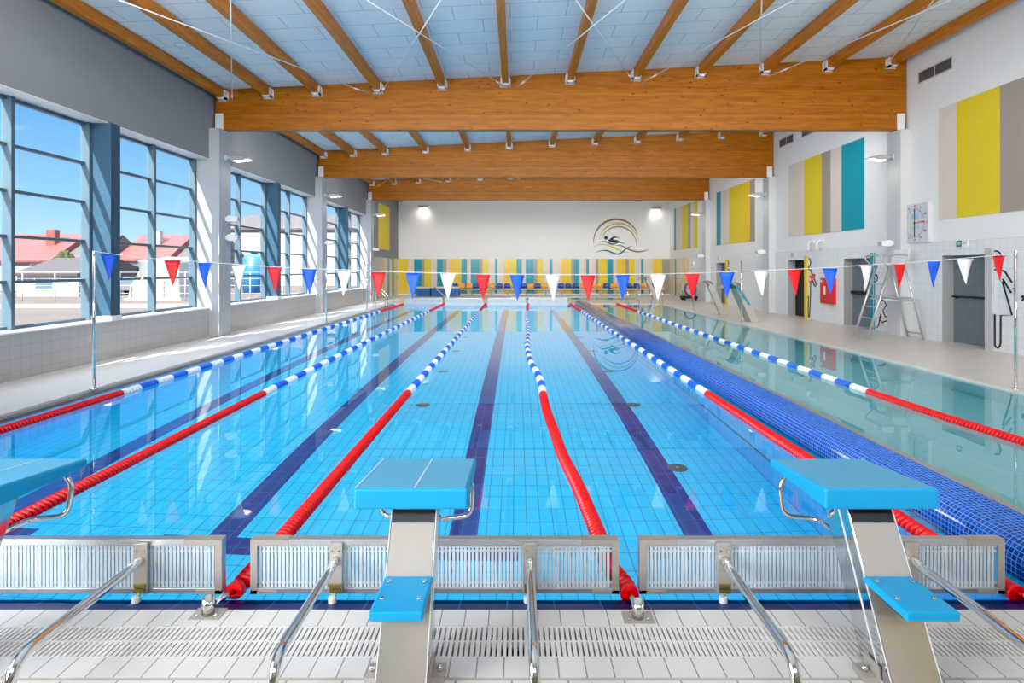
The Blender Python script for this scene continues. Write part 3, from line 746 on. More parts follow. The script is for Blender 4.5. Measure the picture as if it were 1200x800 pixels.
    for sx in (-1, 1):
        m = MB()
        m.box(sx*.1045, sx*.165, Y(2.43), Y(2.53), 0, .030); m.box(sx*.1045, sx*.116, Y(2.43), Y(2.53), .030, .075)
        b = m.build('floor_bracket', M['sheet'], o, .002)
        m = MB(); m.lathe([(.014, .0305), (.014, .042), (.007, .052)], (sx*.142, Y(2.48), 0), 8); m.build('anchor_bolt', M['steel'], b)
    return o
starting_block('shadowed blue starting block cut off at the left edge', -2.548, True)
starting_block('blue starting block at the centre, pale seams on its platform', -.466, True)
starting_block('blue starting block at the right, beside the mosaic divider', 1.606, False)

# ------------------------------------------------------------------ flag line with pennants, and the bare flag posts
def flag_pole(x, y, label, h=2.0):
    o = thing('flag_pole', label, 'flag pole', (x, y, DZ), 'slim steel flag poles')
    m = MB(); m.tube([(0, 0, 0), (0, 0, h-DZ)], .021, 12); m.build('pole', M['chrome'], o)
    m = MB(); m.lathe([(.055, 0), (.055, .008), (.03, .02)], (0, 0, 0), 16); m.build('base_flange', M['steel'], o)
    m = MB(); m.tube([(0, 0, h-DZ-.06), (0, -.04, h-DZ-.06)], .006, 6); m.build('hook', M['steel'], o)
    return o
FY = 8.4
flag_pole(-6.03, FY, 'steel flag pole by the windows holding the left end of the pennant line')
flag_pole(7.12, FY, 'steel flag pole by the right hand wall holding the right end of the pennant line')
flag_pole(-6.03, 18.65, 'bare steel flag pole on the window side deck, the nearer of two')
flag_pole(-6.03, 23.7, 'bare steel flag pole on the window side deck, the farther of two')
flag_pole(7.12, 18.65, 'bare pale flag pole on the right deck in front of the wide waterfall spout')
flag_pole(7.12, 23.7, 'bare pale flag pole on the right deck behind the red pennant')
FL = [(127, 297, 'b'), (166, 302, 'w'), (202, 304, 'r'), (241, 307, 'b'), (281, 310, 'w'), (322, 312.5, 'r'), (362, 314.5, 'b'), (403, 316, 'w'), (443, 318, 'r'), (484, 319, 'b'), (525, 320, 'w'),
      (566, 321, 'r'), (606, 321.2, 'b'), (648, 321.5, 'w'), (689, 321.7, 'r'), (730, 321.3, 'b'), (771, 321, 'w'), (811, 320, 'r'), (852, 318.2, 'b'), (893, 317, 'w'), (932, 315.3, 'r'),
      (972.5, 313.5, 'b'), (1014, 310.5, 'w'), (1053, 308.5, 'r'), (1094, 305.5, 'b'), (1131.5, 302.3, 'w'), (1172, 298.6, 'r')]
fpt = [Vector(((u-605.5)*FY/F, FY, HC+(314.5-v)*FY/F)) for u, v, c in FL]
m = MB(); m.tube([(-6.03, FY-.03, 2.0)]+fpt+[(7.12, FY-.03, 1.97)], .0045, 6)
tag(m.build('pennant_line', M['line'], fix=False), 'thin pale cord strung across the pools carrying the pennants', 'cord')
cnt = {'r': 0, 'b': 0, 'w': 0}; CN = dict(r='red', b='blue', w='white')
for k, (p, (u, v, c)) in enumerate(zip(fpt, FL)):
    rnd = random.Random(k); m = MB(); w, h = .104, .37
    tw = rnd.uniform(-.12, .12) if 4 < k < 22 else rnd.uniform(-.35, .35); lean = rnd.uniform(-.012, .012)
    g = []
    for i in range(9):
        t = i/8; ww = w*(1-t)
        g.append([m.bm.verts.new((s*ww+lean*t, .012*math.sin(3*t+k)+.02*s*s*(1-t)*math.cos(k), -h*t)) for s in ((-1, -.5, 0, .5, 1) if i < 8 else (0,))])
    for i in range(7):
        for j in range(4):
            m.bm.faces.new([g[i][j], g[i][j+1], g[i+1][j+1], g[i+1][j]]).smooth = True
    for j in range(4): m.bm.faces.new([g[7][j], g[7][j+1], g[8][0]]).smooth = True
    m.mats.append(M['flag_'+c])
    f = m.build('hanging_pennant', None, None); so = f.modifiers.new('thick', 'SOLIDIFY'); so.thickness = .0012
    f.location = (p.x, p.y, p.z-.016); f.rotation_euler = (0, 0, tw)
    tag(f, '%s triangular pennant, %s %s one from the window end of the line' % (CN[c], WORDS[cnt[c]], CN[c]), 'pennant', '%s pennants on the flag line' % CN[c]); cnt[c] += 1
    hm = MB(); hm.tube([(-w, 0, 0), (w, 0, 0)], .006, 6); hm.build('hem', M['flag_'+c], f)

# ------------------------------------------------------------------ wall lamps, floodlights, speakers
def wall_lamp(x, y, z, side, label):
    """side +1: on a left pillar reaching right; -1: on a right pillar reaching left"""
    o = thing('wall_lamp', label, 'wall lamp', (x, y, z), 'uplit wall lamps on the pillars'); s = side
    m = MB(); m.box(0, s*.05, -.06, .06, -.05, .09); m.tube([(s*.04, 0, .02), (s*.16, 0, .0)], .03, 10); m.build('bracket', M['grey_s'], o, .004)
    m = MB()
    pr = [(s*.14, -.035), (s*.26, -.075), (s*.50, -.06), (s*.68, -.02), (s*.62, .01), (s*.40, .065), (s*.22, .05)]
    m.prism(pr, 'y', -.13, .13); m.build('housing', M['alu'], o, .012, 3)
    m = MB(); m.hexa([(s*.26, -.11, -.083), (s*.62, -.11, -.046), (s*.62, .11, -.046), (s*.26, .11, -.083), (s*.26, -.11, -.074), (s*.62, -.11, -.037), (s*.62, .11, -.037), (s*.26, .11, -.074)])
    d = m.build('diffuser', M['lamp_on'], o); d['label'] = 'glowing pale diffuser'
    l = bpy.data.lights.new('lamp_light', 'AREA'); l.shape = 'RECTANGLE'; l.size = .34; l.size_y = .2; l.energy = 2.2; l.color = (1, .93, .82); l.spread = 2.6
    lo = bpy.data.objects.new('lamp_light', l); COL.objects.link(lo); lo.parent = o; lo.location = (s*.45, 0, -.092); lo.rotation_euler = (0, -s*.1, 0)
    return o
for i, yb in enumerate(BEAMS[1:]):
    wall_lamp(-7.49, yb+.1, [4.58, 4.60, 4.55][i], 1, 'glowing wall lamp on the %s window side pillar' % hlabel(i))
    wall_lamp(9.75, yb+.2, [4.62, 4.65, 4.60][i], -1, 'glowing wall lamp on the %s right hand pillar' % hlabel(i))
def far_lamp(u, v, s, label):
    o = thing('wall_lamp', label, 'wall lamp', ((u-605.5)*Y1/F, Y1, HC+(314.5-v)*Y1/F), 'tilted lamps on the far wall', s*.25)
    boxo('bracket', (-.05, .05, -.10, 0, -.05, .05), M['grey_s'], o, .004)
    m = MB(); m.hexa([(-.32, -.42, -.14), (.32, -.42, -.14), (.32, -.1, -.02), (-.32, -.1, -.02), (-.32, -.40, -.04), (.32, -.40, -.04), (.32, -.1, .08), (-.32, -.1, .08)])
    m.build('housing', M['grey_s'], o, .01)
    m = MB(); m.hexa([(-.28, -.40, -.142), (.28, -.40, -.142), (.28, -.13, -.041), (-.28, -.13, -.041), (-.28, -.40, -.134), (.28, -.40, -.134), (.28, -.13, -.033), (-.28, -.13, -.033)])
    m.build('diffuser', M['lamp_on'], o)
    l = bpy.data.lights.new('lamp_light', 'SPOT'); l.energy = 24; l.spot_size = 2.3; l.spot_blend = .9; l.shadow_soft_size = .08; l.color = (1, .95, .88)
    lo = bpy.data.objects.new('lamp_light', l); COL.objects.link(lo); lo.parent = o; lo.location = (0, -.48, -.16); lo.rotation_euler = (.55, 0, 0)
far_lamp(495.5, 242, 1, 'tilted lamp on the far wall, window side')
far_lamp(769.5, 243.5, -1, 'tilted lamp on the far wall to the upper right of the swimmer emblem')
def floodlight(x, y, z, s, label, group):
    o = thing('wall_mounted_speaker', label, 'speaker', (x, y, z), group)
    m = MB(); m.box(0, s*.05, -.035, .035, -.05, .05); m.build('bracket', M['white'], o, .004)
    m = MB(); m.prism([(s*.05, -.03), (s*.10, -.085), (s*.33, -.07), (s*.35, .05), (s*.12, .09), (s*.05, .05)], 'y', -.10, .10); m.build('housing', M['white'], o, .01, 3)
    m = MB(); m.prism([(s*.332, -.06), (s*.345, -.06), (s*.36, .04), (s*.347, .04)], 'y', -.085, .085); m.build('grille', M['grey_s'], o)
    return o
for i, yb in enumerate(BEAMS[1:]):
    floodlight(9.75, yb+.2, 2.40, -1, 'white speaker on the %s right hand pillar' % hlabel(i), 'speakers on the right pillars')
    floodlight(-7.49, yb+.1, 3.02 if i == 0 else 2.75, 1, ('white speaker on the nearest window side pillar, upper of two' if i == 0 else 'white speaker on the %s window side pillar' % hlabel(i)), 'speakers on the window side pillars')
floodlight(-7.49, BEAMS[1]+.1, 2.54, 1, 'white speaker on the nearest window side pillar, lower of two', 'speakers on the window side pillars')
for k, (u, v) in enumerate(((954, 288), (964.5, 287))):
    y, z = wr(u, v)
    o = thing('spot_fixture', 'small white spotlight with a hooked arm high on the right wall, %s of two' % ('left' if k == 0 else 'right'), 'spotlight', (XR, y, z), 'pair of hooked spotlights')
    m = MB(); m.tube(fillet([(0, 0, .14), (-.10, 0, .16), (-.20, .0, .10), (-.20, 0, -.06)], .06), .02, 8); m.build('arm', M['white'], o)
    m = MB(); m.lathe([(.075, -.14), (.08, -.12), (.05, 0)], (-.20, 0, -.02), 14); m.build('shade', M['grey_s'], o)
    boxo('plate', (-.015, 0, -.07, .07, .06, .22), M['white'], o, .003)

# ------------------------------------------------------------------ right wall: painted panels, vents, clock, signs, fins, drawn figures
PANELS = [('large striped wall panel of beige, yellow and grey, nearest the camera', [(13.36, 13.92, 'be'), (12.16, 13.36, 'ye'), (10.6, 12.16, 'gr')]),
          ('striped wall panel with a wide teal stripe on its near side', [(20.44, 21.6, 'be'), (19.27, 20.44, 'ye'), (18.72, 19.27, 'gr'), (18.09, 18.72, 'be'), (16.93, 18.09, 'te')]),
          ('striped wall panel of teal, beige, yellow, amber and grey between two pillars', [(28.8, 29.4, 'te'), (27.66, 28.8, 'be'), (25.9, 27.66, 'ye'), (25.2, 25.9, 'am'), (24.7, 25.2, 'gr')]),
          ('farthest striped wall panel on the right wall', [(36.9, 37.3, 'te'), (35.5, 36.9, 'be'), (34.3, 35.5, 'ye'), (33.8, 34.3, 'gr'), (33.1, 33.8, 'be'), (32.5, 33.1, 'ye')])]
CNAME = dict(be='beige', ye='yellow', gr='grey', te='teal', am='amber')
for lab, sl in PANELS:
    o = thing('wall_panel', lab, 'wall panel', (XR, sl[0][0], 2.9), 'striped panels high on the right wall')
    for a, b, k in sl:
        q = boxo('stripe', (-.02, 0, a-sl[0][0], b-sl[0][0], .0, 2.62), M['p_'+k], o); q['label'] = CNAME[k]+' stripe'
for x0, w_, k in ((-4.2, 2.5, 'te'), (5.4, 2.4, 'ye')):
    o = thing('wall_panel', '%s panel high on the wall behind the starting blocks' % CNAME[k], 'wall panel', (x0, Y0, 2.6), 'panels behind the starting blocks')
    boxo('stripe', (0, w_, 0, .02, 0, 1.65), M['p_'+k], o)  # unseen panels, added as something for the steel plates to reflect
o = thing('wall_panel', 'yellow panel on the window wall beyond the last window', 'wall panel', (XL, 33.0, 2.86))
boxo('stripe', (0, .02, 0, 2.7, 0, 2.58), M['p_ye'], o)['label'] = 'yellow stripe'
boxo('stripe', (0, .02, 2.7, 3.0, 0, 2.58), M['p_gr'], o)['label'] = 'grey stripe'
for y0, y1, z0, z1, lab in ((13.5, 14.66, 6.33, 6.63, 'dark two part air vent high on the right wall above the pace clock side'), (21.26, 22.4, 6.32, 6.64, 'dark two part air vent seen just under the front beam'), (19.5, 20.65, 6.32, 6.64, 'dark air vent half hidden by the front beam')):
    o = thing('air_vent', lab, 'air vent', (XR, y0, z0), 'dark vents high on the right wall'); w = y1-y0
    m = MB(); m.box(-.012, 0, 0, w, 0, .03); m.box(-.012, 0, 0, w, z1-z0-.03, z1-z0); 
    for yy in (0, w/2-.015, w-.03): m.box(-.012, 0, yy, yy+.03, .03, z1-z0-.03)
    m.build('frame', M['grey_s'], o)
    m = MB(); m.box(-.003, 0, .03, w-.03, .03, z1-z0-.03)
    for k in range(7): m.box(-.010, -.003, .03, w-.03, .04+k*.036, .05+k*.036)
    m.build('louvre', M['vent'], o)

def text_obj(name, s, size, mat, parent, loc, rot, depth=.002):
    c = bpy.data.curves.new('t', 'FONT'); c.body = s; c.size = size; c.align_x = 'CENTER'; c.align_y = 'CENTER'; c.extrude = depth
    t = bpy.data.objects.new('t', c); COL.objects.link(t)
    bpy.context.view_layer.update()
    me = bpy.data.meshes.new_from_object(t.evaluated_get(bpy.context.evaluated_depsgraph_get()))
    bpy.data.objects.remove(t); bpy.data.curves.remove(c)
    me.materials.clear(); me.materials.append(mat); me.name = name
    o = bpy.data.objects.new(name, me); COL.objects.link(o); o.parent = parent; o.location = loc; o.rotation_euler = rot
    return o
RW = (PI/2, 0, -PI/2)          # writing that reads from inside on the right wall
# pace clock (local: x out of the wall negative, y along, z up)
o = thing('pace_clock', 'square white pace clock with four coloured hands on the right wall', 'clock', (XR, 14.66, 2.88))
boxo('case', (-.09, 0, -.48, .48, -.48, .48), M['clock'], o, .006)
m = MB(); r0, r1 = .345, .352
for i in range(60):
    a, b = 2*PI*i/60, 2*PI*(i+1)/60
    m.poly([(-.0925, r*math.sin(t), r*math.cos(t)) for r, t in ((r0, a), (r1, a), (r1, b), (r0, b))])
for i in range(12):
    t = 2*PI*i/12; c, s = math.cos(t), math.sin(t); w = .005
    m.poly([(-.0926, r*s+e*c, r*c-e*s) for r, e in ((.30, -w), (.375, -w), (.375, w), (.30, w))])
m.build('dial_ring', M['ink_b'], o)
for i in range(12):
    t = 2*PI*i/12
    text_obj('numeral', str(60 if i == 0 else i*5), .075, M['ink_r' if i % 3 == 0 else 'ink_b'], o, (-.092, -math.sin(t)*.42, math.cos(t)*.42), RW)
m = MB(); m.box(-.0925, -.091, -.12, .12, .10, .22); m.box(-.0925, -.091, -.17, .17, -.13, -.105)
m.build('dial_print', M['ink_t'], o)
for (t, k, l) in ((0, 'ink_b', 'blue hand pointing up'), (PI, 'black', 'dark hand pointing down'), (PI/2-.05, 'ink_r', 'red hand'), (-PI/2-.05, 'ink_ye', 'yellow hand')):
    c, s = math.cos(t), -math.sin(t); w = .016; L_ = .34
    m = MB(); m.prism([(e*c+r*s, -e*s*1+r*c) for r, e in ((0, -w*.6), (L_, -w), (L_, w), (0, w*.6))], 'x', -.101, -.097)
    m.build('hand', M[k], o)['label'] = l
m = MB(); m.tube([(-.104, 0, 0), (-.09, 0, 0)], .025, 12); m.build('hub', M['black'], o)

def exit_sign(y, z, w, h, label):
    o = thing('exit_sign', label, 'exit sign', (XR, y, z), 'green and white escape signs')
    boxo('plate', (-.02, 0, -w/2, w/2, -h/2, h/2), M['white'], o, .003)
    boxo('green_field', (-.022, -.0201, w*.02, w*.48, -h*.46, h*.46), M['green'], o)
    m = MB(); c = w*.25
    m.box(-.0235, -.0221, c-.015, c+.02, -h*.28, h*.28); m.box(-.0235, -.0221, c-.05, c+.05, -.012, .02)
    m.build('emblem', M['white'], o)
    m = MB(); m.prism([(-w*.40, -.0), (-w*.30, h*.2), (-w*.30, -h*.2)], 'x', -.0215, -.0201); m.box(-.0215, -.0201, -w*.30, -w*.12, -.012, .012); m.build('arrow', M['grey_s'], o)
exit_sign(13.2, 2.31, .34, .15, 'green and white exit sign above the near tiled doorway')
exit_sign(21.25, 2.24, .30, .14, 'green and white exit sign above the open black doorway')
exit_sign(29.1, 2.26, .30, .14, 'small exit sign above the farthest doorway')
# coloured fins beside the doorways
for (y0, y1, mt, lab) in ((27.9, 28.18, 'yel_s', 'yellow upright fin beside the farthest doorway'), (20.18, 20.42, 'yel_s', 'yellow upright fin beside the open black doorway'),
                          (16.43, 16.63, 'teal_s', 'teal upright fin behind the lifeguard chair'), (12.33, 12.54, 'grey_s', 'pale grey upright fin beside the near tiled doorway')):
    o = thing('wall_fin', lab, 'wall fin', (XR, y0, DZ), 'upright colour fins beside the doorways')
    boxo('panel', (-.035, 0, 0, y1-y0, 0, 2.16), M[mt], o, .003)
    boxo('edge_strip', (-.037, -.0355, .0, .02, 0, 2.16), M['white'], o)
def drawing(label, lines, r=.016):
    """black line figure taped on the tiles; lines are pixel polylines laid onto the wall"""
    m = MB()
    for ln in lines:
        P = [wr(*p) for p in ln]; m.tube([(XR-.006, y, z) for y, z in P], r, 6)
    tag(m.build('wall_drawing', M['black'], fix=False), label, 'wall drawing', 'black outline figures on the tiles')
def q1(L): return [(1140+x/5, 260+y/5) for x, y in L]
def q2(L): return [(910+x/6.15, 270+y/6.15) for x, y in L]
def q3(L): return [(900+x/4, 200+y/4) for x, y in L]
drawing('black outline of a woman in a skirt beside the grey fin', [q1([(130, 170), (145, 171), (157, 178), (165, 190), (166, 205), (160, 225), (147, 240), (131, 245)]), q1([(131, 258), (140, 257)]), q1([(131, 280), (150, 278), (190, 290), (232, 355)]),
        q1([(178, 335), (228, 415)]), q1([(176, 350), (232, 546), (166, 546), (165, 710), (160, 728), (150, 737), (140, 735), (132, 722), (131, 540)]), q1([(240, 390), (258, 400), (260, 430), (252, 450)]), q1([(288, 440), (296, 432), (300, 450), (292, 460)])], .019)
drawing('black outline of a man beside the yellow fin and open doorway', [q2([(231, 198), (243, 205), (249, 225), (245, 250), (232, 268)]), q2([(233, 280), (245, 285), (262, 318), (286, 380), (284, 405), (275, 398), (258, 350)]), q2([(248, 322), (247, 460), (240, 612), (236, 626), (230, 622), (231, 470)])], .02)
drawing('black outline of a crouching figure behind the lifeguard chair', [q3([(497, 487), (510, 488), (516, 500), (512, 515), (503, 522)]), q3([(520, 600), (548, 612), (556, 630), (540, 655), (551, 685), (574, 678), (575, 696), (535, 711), (522, 686)]), q3([(530, 670), (520, 720), (512, 735)])], .016)
def q4(L): return [(760+x/7.275, 290+y/7.275) for x, y in L]
drawing('small black outline of a head and arm at the farthest doorway', [q4([(676, 110), (685, 130), (683, 155), (674, 168)]), q4([(675, 185), (690, 190), (696, 205)])], .022)
# fire hose cabinet and alarm
y0, z1 = wr(980, 326); y1, z0 = wr(965.3, 355)
o = thing('hose_cabinet', 'red fire hose cabinet on the right wall, partly behind a blue pennant', 'fire cabinet', (XR, y0, z0))
boxo('case', (-.12, 0, 0, y1-y0, 0, z1-z0), M['red'], o, .008)
boxo('door', (-.128, -.1205, .03, y1-y0-.03, .03, z1-z0-.03), M['red'], o, .004)
boxo('sign_label', (-.130, -.1285, .40, .52, .30, .56), M['white'], o)
boxo('sign_label', (-.130, -.1285, .62, .70, .68, .76), M['white'], o)
m = MB(); m.tube([(-.14, .08, .35), (-.14, .08, .47)], .012, 8); m.build('latch', M['steel'], o)
y, z = wr(951, 327)
o = thing('alarm_button', 'small red fire alarm button on the tiles', 'alarm', (XR, y, z))
boxo('case', (-.05, 0, -.09, .09, -.10, .10), M['red'], o, .006); boxo('glass', (-.052, -.0505, -.05, .05, -.05, .05), M['white'], o)
boxo('bell', (-.06, 0, -.26, -.16, .06, .18), M['red'], o, .006)

# ------------------------------------------------------------------ lifeguard chair
o = thing('lifeguard_chair', 'tall aluminium lifeguard chair with ladder front by the right wall', 'lifeguard chair', (0, 0, 0))
ya, yb = 14.28, 14.84
for y in (ya, yb):
    m = MB(); m.tube([(8.50, y, DZ), (9.08, y, 1.86)], .03, 8); m.build('ladder_rail', M['alu'], o)
    m = MB(); m.tube([(9.86, y, DZ), (9.40, y, 1.86)], .022, 8); m.build('rear_leg', M['alu'], o)
for k in range(6):
    t = (k+.8)/6.6; x = 8.5+.58*t; z = DZ+1.83*t
    boxo('rung', (x-.02, x+.08, ya, yb, z-.012, z+.012), M['alu'], o, .004)
boxo('seat', (8.98, 9.46, ya-.02, yb+.02, 1.84, 1.875), M['white'], o, .01)
m = MB(); m.hexa([(9.44, ya, 1.9), (9.46, ya, 1.9), (9.46, yb, 1.9), (9.44, yb, 1.9), (9.52, ya, 2.22), (9.54, ya, 2.22), (9.54, yb, 2.22), (9.52, yb, 2.22)]); m.build('backrest', M['white'], o, .01)
for y in (ya-.03, yb+.03):
    m = MB(); m.tube(fillet([(9.42, y, 1.86), (9.50, y, 2.08), (8.84, y, 2.08), (8.80, y, 1.98), (8.98, y, 1.80)], .08), .018, 8); m.build('armrest', M['alu'], o)
m = MB(); m.tube([(8.80, y0_ := ya-.03, 2.06), (8.80, yb+.03, 2.06)], .016, 8); m.build('front_bar', M['alu'], o)
boxo('platform', (8.95, 9.62, ya, yb, 1.02, 1.045), M['alu'], o, .004)
for P in ([(9.83, ya, .16), (9.83, yb, .16)], [(8.9, ya, 1.0), (9.66, ya, .96)], [(8.9, yb, 1.0), (9.66, yb, .96)]):
    m = MB(); m.tube(P, .016, 8); m.build('brace', M['alu'], o)

# ------------------------------------------------------------------ water spouts, ladders, trolley at the training pool
def spout(x, y, w, label):
    o = thing('water_spout', label, 'water spout', (x, y, DZ), 'bent steel water spouts on the right deck')
    pr = fillet([(.05, 0, 0), (-.50, 0, 1.20), (-.66, 0, 1.26), (-.98, 0, 1.10)], .12, 5)
    m = MB(); t = .05
    for i in range(len(pr)-1):
        a, b = pr[i], pr[i+1]; th0 = t*(2.2-1.6*i/len(pr)); th1 = t*(2.2-1.6*(i+1)/len(pr))
        m.hexa([(a.x-th0, -w/2, a.z-th0*.3), (a.x+th0, -w/2, a.z+th0*.3), (a.x+th0, w/2, a.z+th0*.3), (a.x-th0, w/2, a.z-th0*.3),
                (b.x-th1*.8, -w/2, b.z-th1*.6), (b.x+th1*.8, -w/2, b.z+th1*.6), (b.x+th1*.8, w/2, b.z+th1*.6), (b.x-th1*.8, w/2, b.z-th1*.6)])
    m.build('bent_sheet', M['sheet'], o)
    boxo('base_plate', (-.18, .2, -w/2-.04, w/2+.04, 0, .012), M['steel'], o, .002)
    return o
spout(7.62, 21.85, .16, 'narrow bent steel water spout on the right deck beyond the red pennant')
sp = spout(7.56, 19.05, .55, 'wide bent steel water spout with a teal water reflection painted inside on the right deck')
m = MB(); m.hexa([(-.18, -.279, .55), (-.10, -.279, .55), (-.10, -.276, .55), (-.18, -.276, .55), (-.60, -.279, 1.18), (-.50, -.279, 1.2), (-.50, -.276, 1.2), (-.60, -.276, 1.18)])
m.hexa([(-.20, -.25, .50), (-.185, -.25, .50), (-.185, .25, .50), (-.20, .25, .50), (-.62, -.25, 1.20), (-.60, -.25, 1.2), (-.60, .25, 1.2), (-.62, .25, 1.20)])
m.build('teal_reflection', M['teal_s'], sp)  # teal facing paints the water's reflection onto the sheet
spout(7.75, 33.0, .4, 'bent steel water spout on the far deck by the small pool')
def pool_ladder(x, y, ax, sgn, label, group='pool ladders'):
    """ax: direction across the edge ('x' or 'y'), sgn towards the water"""
    o = thing('pool_ladder', label, 'pool ladder', (x, y, 0), group)
    for k in (-.27, .27):
        P = fillet([(-.30, .0, DZ), (-.30, 0, .82), (-.18, 0, .90), (.22, 0, .60), (.22, 0, -.85)], .14, 6)
        pts = [(sgn*p.x, k, p.z) if ax == 'x' else (k, sgn*p.x, p.z) for p in P]
        m = MB(); m.tube(pts, .02, 10); m.build('handrail', M['chrome'], o)
    for z in (-.25, -.5, -.75):
        b = (sgn*.22-.04, sgn*.22+.04, -.25, .25) if ax == 'x' else (-.25, .25, sgn*.22-.04, sgn*.22+.04)
        boxo('tread', (*b, z-.012, z+.012), M['white'], o)
    return o
pool_ladder(PL, 25.9, 'x', 1, 'steel pool ladder on the window side near the far end')
pool_ladder(5.68, YF, 'y', -1, 'slim steel ladder at the far end of the training pool, left of two')
pool_ladder(6.80, YF, 'y', -1, 'slim steel ladder at the far right corner of the training pool')
o = thing('cleaner_trolley', 'dark pool cleaner trolley with a coiled blue hose by the right wall', 'trolley', (9.35, 31.9, DZ))
boxo('base', (-.45, .40, -.25, .25, .10, .24), M['black'], o, .02)
for sx in (-.32, .28):
    for sy in (-.22, .22):
        m = MB(); m.tube([(sx, sy-.03, .08), (sx, sy+.03, .08)], .08, 12); m.build('wheel', M['black'], o)
m = MB()
for k in range(3):
    m.tube([(.05+.30*math.cos(2*PI*i/28), -.1+.08*k, .60+.34*math.sin(2*PI*i/28)) for i in range(29)], .035, 8)
m.build('hose', M['bluebox'], o)
m = MB(); m.tube([(-.36, 0, .22), (-.42, 0, .95)], .02, 8); m.tube([(.36, 0, .24), (.36, 0, .5), (-.38, 0, .5)], .018, 8); m.build('frame', M['steel'], o)

# ------------------------------------------------------------------ far deck: seats on a bench beam, blue storage boxes
SEATS = [(524, 'o'), (532.7, 'b'), (541, 'o'), (550, 'o'), (558.3, 'b'), (567.5, 'b'), (576.7, 'o'), (585.3, 'b'), (594.5, 'b'), (603, 'o'), (613, 'b'), (621.6, 'o'), (630.2, 'b'), (639, 'o'), (648.5, 'o'), (657.6, 'b'), (666, 'b'),
         (675.2, 'b'), (684, 'o'), (693, 'o'), (702, 'o'), (711, 'b'), (719.6, 'o'), (728.6, 'o'), (737.8, 'b'), (746.3, 'b'), (755, 'o'), (763.5, 'b'), (775, 'o')]
SY = 37.95
for k in range(4):
    xa = (521+k*64.5-605.5)*SY/F; xb = (521+(k+1)*64.5-1.2-605.5)*SY/F
    o = thing('seat_bench', '%s length of pale seat beam along the far wall from the window side' % WORDS[k], 'bench', (xa, SY, DZ), 'seat beams along the far wall'); w = xb-xa
    boxo('beam', (0, w, -.16, .16, .36, .42), M['white_m'], o, .006)
    for q in (.5, w/2, w-.5):
        m = MB(); m.tube([(q, -.1, .36), (q, .1, .12), (q, .3, 0)], .025, 6); m.tube([(q, .1, .36), (q, .3, .30)], .02, 6); m.build('leg', M['grey_s'], o)
proto = {}
nc = {'b': 0, 'o': 0}
for u, c in SEATS:
    x = (u-605.5)*SY/F
    nm = 'blue' if c == 'b' else 'orange'
    lab = '%s moulded bucket seat along the far wall, %s %s one from the window side' % (nm, WORDS[nc[c]], nm); nc[c] += 1
    if c in proto:
        o = copy_tree(proto[c]); o['label'] = lab
    else:
        o = thing('bucket_seat', lab, 'seat', (0, 0, 0), nm+' bucket seats along the far wall'); proto[c] = o
        m = MB()
        prof = [(-.20, .02), (-.16, .0), (.08, .0), (.15, .03), (.19, .12), (.21, .27), (.20, .31)]
        rows = []
        for i, (yy, zz) in enumerate(prof):
            w = [.19, .215, .215, .21, .205, .19, .14][i]
            rows.append([m.bm.verts.new((s*w, yy-.03*(abs(s) == 1)*(i > 3), zz+.035*(abs(s) == 1)*(i < 4))) for s in (-1, -.7, 0, .7, 1)])
        for i in range(len(rows)-1):
            for j in range(4): m.bm.faces.new([rows[i][j], rows[i][j+1], rows[i+1][j+1], rows[i+1][j]]).smooth = True
        sh = m.build('shell', M['seat_'+c], o); sd = sh.modifiers.new('t', 'SOLIDIFY'); sd.thickness = .025
        boxo('mount', (-.1, .1, -.12, .08, -.03, -.006), M['grey_s'], o)
    o.location = (x, SY, DZ+.452)
for k, (ua, ub2) in enumerate(((488, 504.5), (506, 538.5))):
    yy = 36.4; xa, xb = (ua-605.5)*yy/F, (ub2-605.5)*yy/F
    o = thing('storage_chest', 'dark blue padded chest with a pale top on the far deck, %s' % ('the left one' if k == 0 else 'the wider right one'), 'chest', (xa, yy, DZ), 'blue chests on the far deck'); w = xb-xa
    boxo('body', (0, w-.03, 0, .7, 0, .50), M['bluebox'], o, .02); boxo('top', (-.03, w, -.04, .74, .502, .58), M['pale'], o, .02)
m = MB(); p0 = ((509-605.5)*35.6/F, 35.6, .62); p1 = ((523-605.5)*34.2/F, 34.2, .06)
m.tube([p0, p1], .02, 8); po = m.build('rescue_pole', M['white']); tag(po, 'slim pale pole leaning on the blue chests of the far deck', 'pole')
m = MB(); m.tube([Vector(p0), Vector(p0).lerp(Vector(p1), .2)], .026, 8); m.build('grip', M['black'], po)

# ------------------------------------------------------------------ swimmer emblem on the far wall
def fw(x, y):
    u, v = 680+x/12, 245+y/12
    return ((u-605.5)*Y1/F, HC+(314.5-v)*Y1/F)
em = thing('swimmer_emblem', 'swimmer emblem with brown and ochre arcs and coloured waves on the far wall', 'wall emblem', (0, 0, 0))
def ribbon(name, pts, wmax, mat, dy, taper=True):
    P = [Vector((*fw(*p), 0)) for p in pts]; Q = []
    n = len(P)
    for i in range(n-1):
        p0, p1, p2, p3 = P[max(0, i-1)], P[i], P[i+1], P[min(n-1, i+2)]
        for k in range(6):
            t = k/6; Q.append(.5*((2*p1)+(p2-p0)*t+(2*p0-5*p1+4*p2-p3)*t*t+(3*p1-p0-3*p2+p3)*t**3))
    Q.append(P[-1]); m = MB(); A, B = [], []
    for i, q in enumerate(Q):
        d = (Q[min(i+1, len(Q)-1)]-Q[max(i-1, 0)]).normalized(); nn = Vector((-d.y, d.x, 0))
        w = wmax*max(.12, math.sin(PI*i/(len(Q)-1))**.7)/2
        A.append(m.bm.verts.new((q.x+nn.x*w, Y1-dy, q.y+nn.y*w))); B.append(m.bm.verts.new((q.x-nn.x*w, Y1-dy, q.y-nn.y*w)))
    for i in range(len(Q)-1): m.bm.faces.new([A[i], B[i], B[i+1], A[i+1]])
    return m.build(name, M[mat], em)
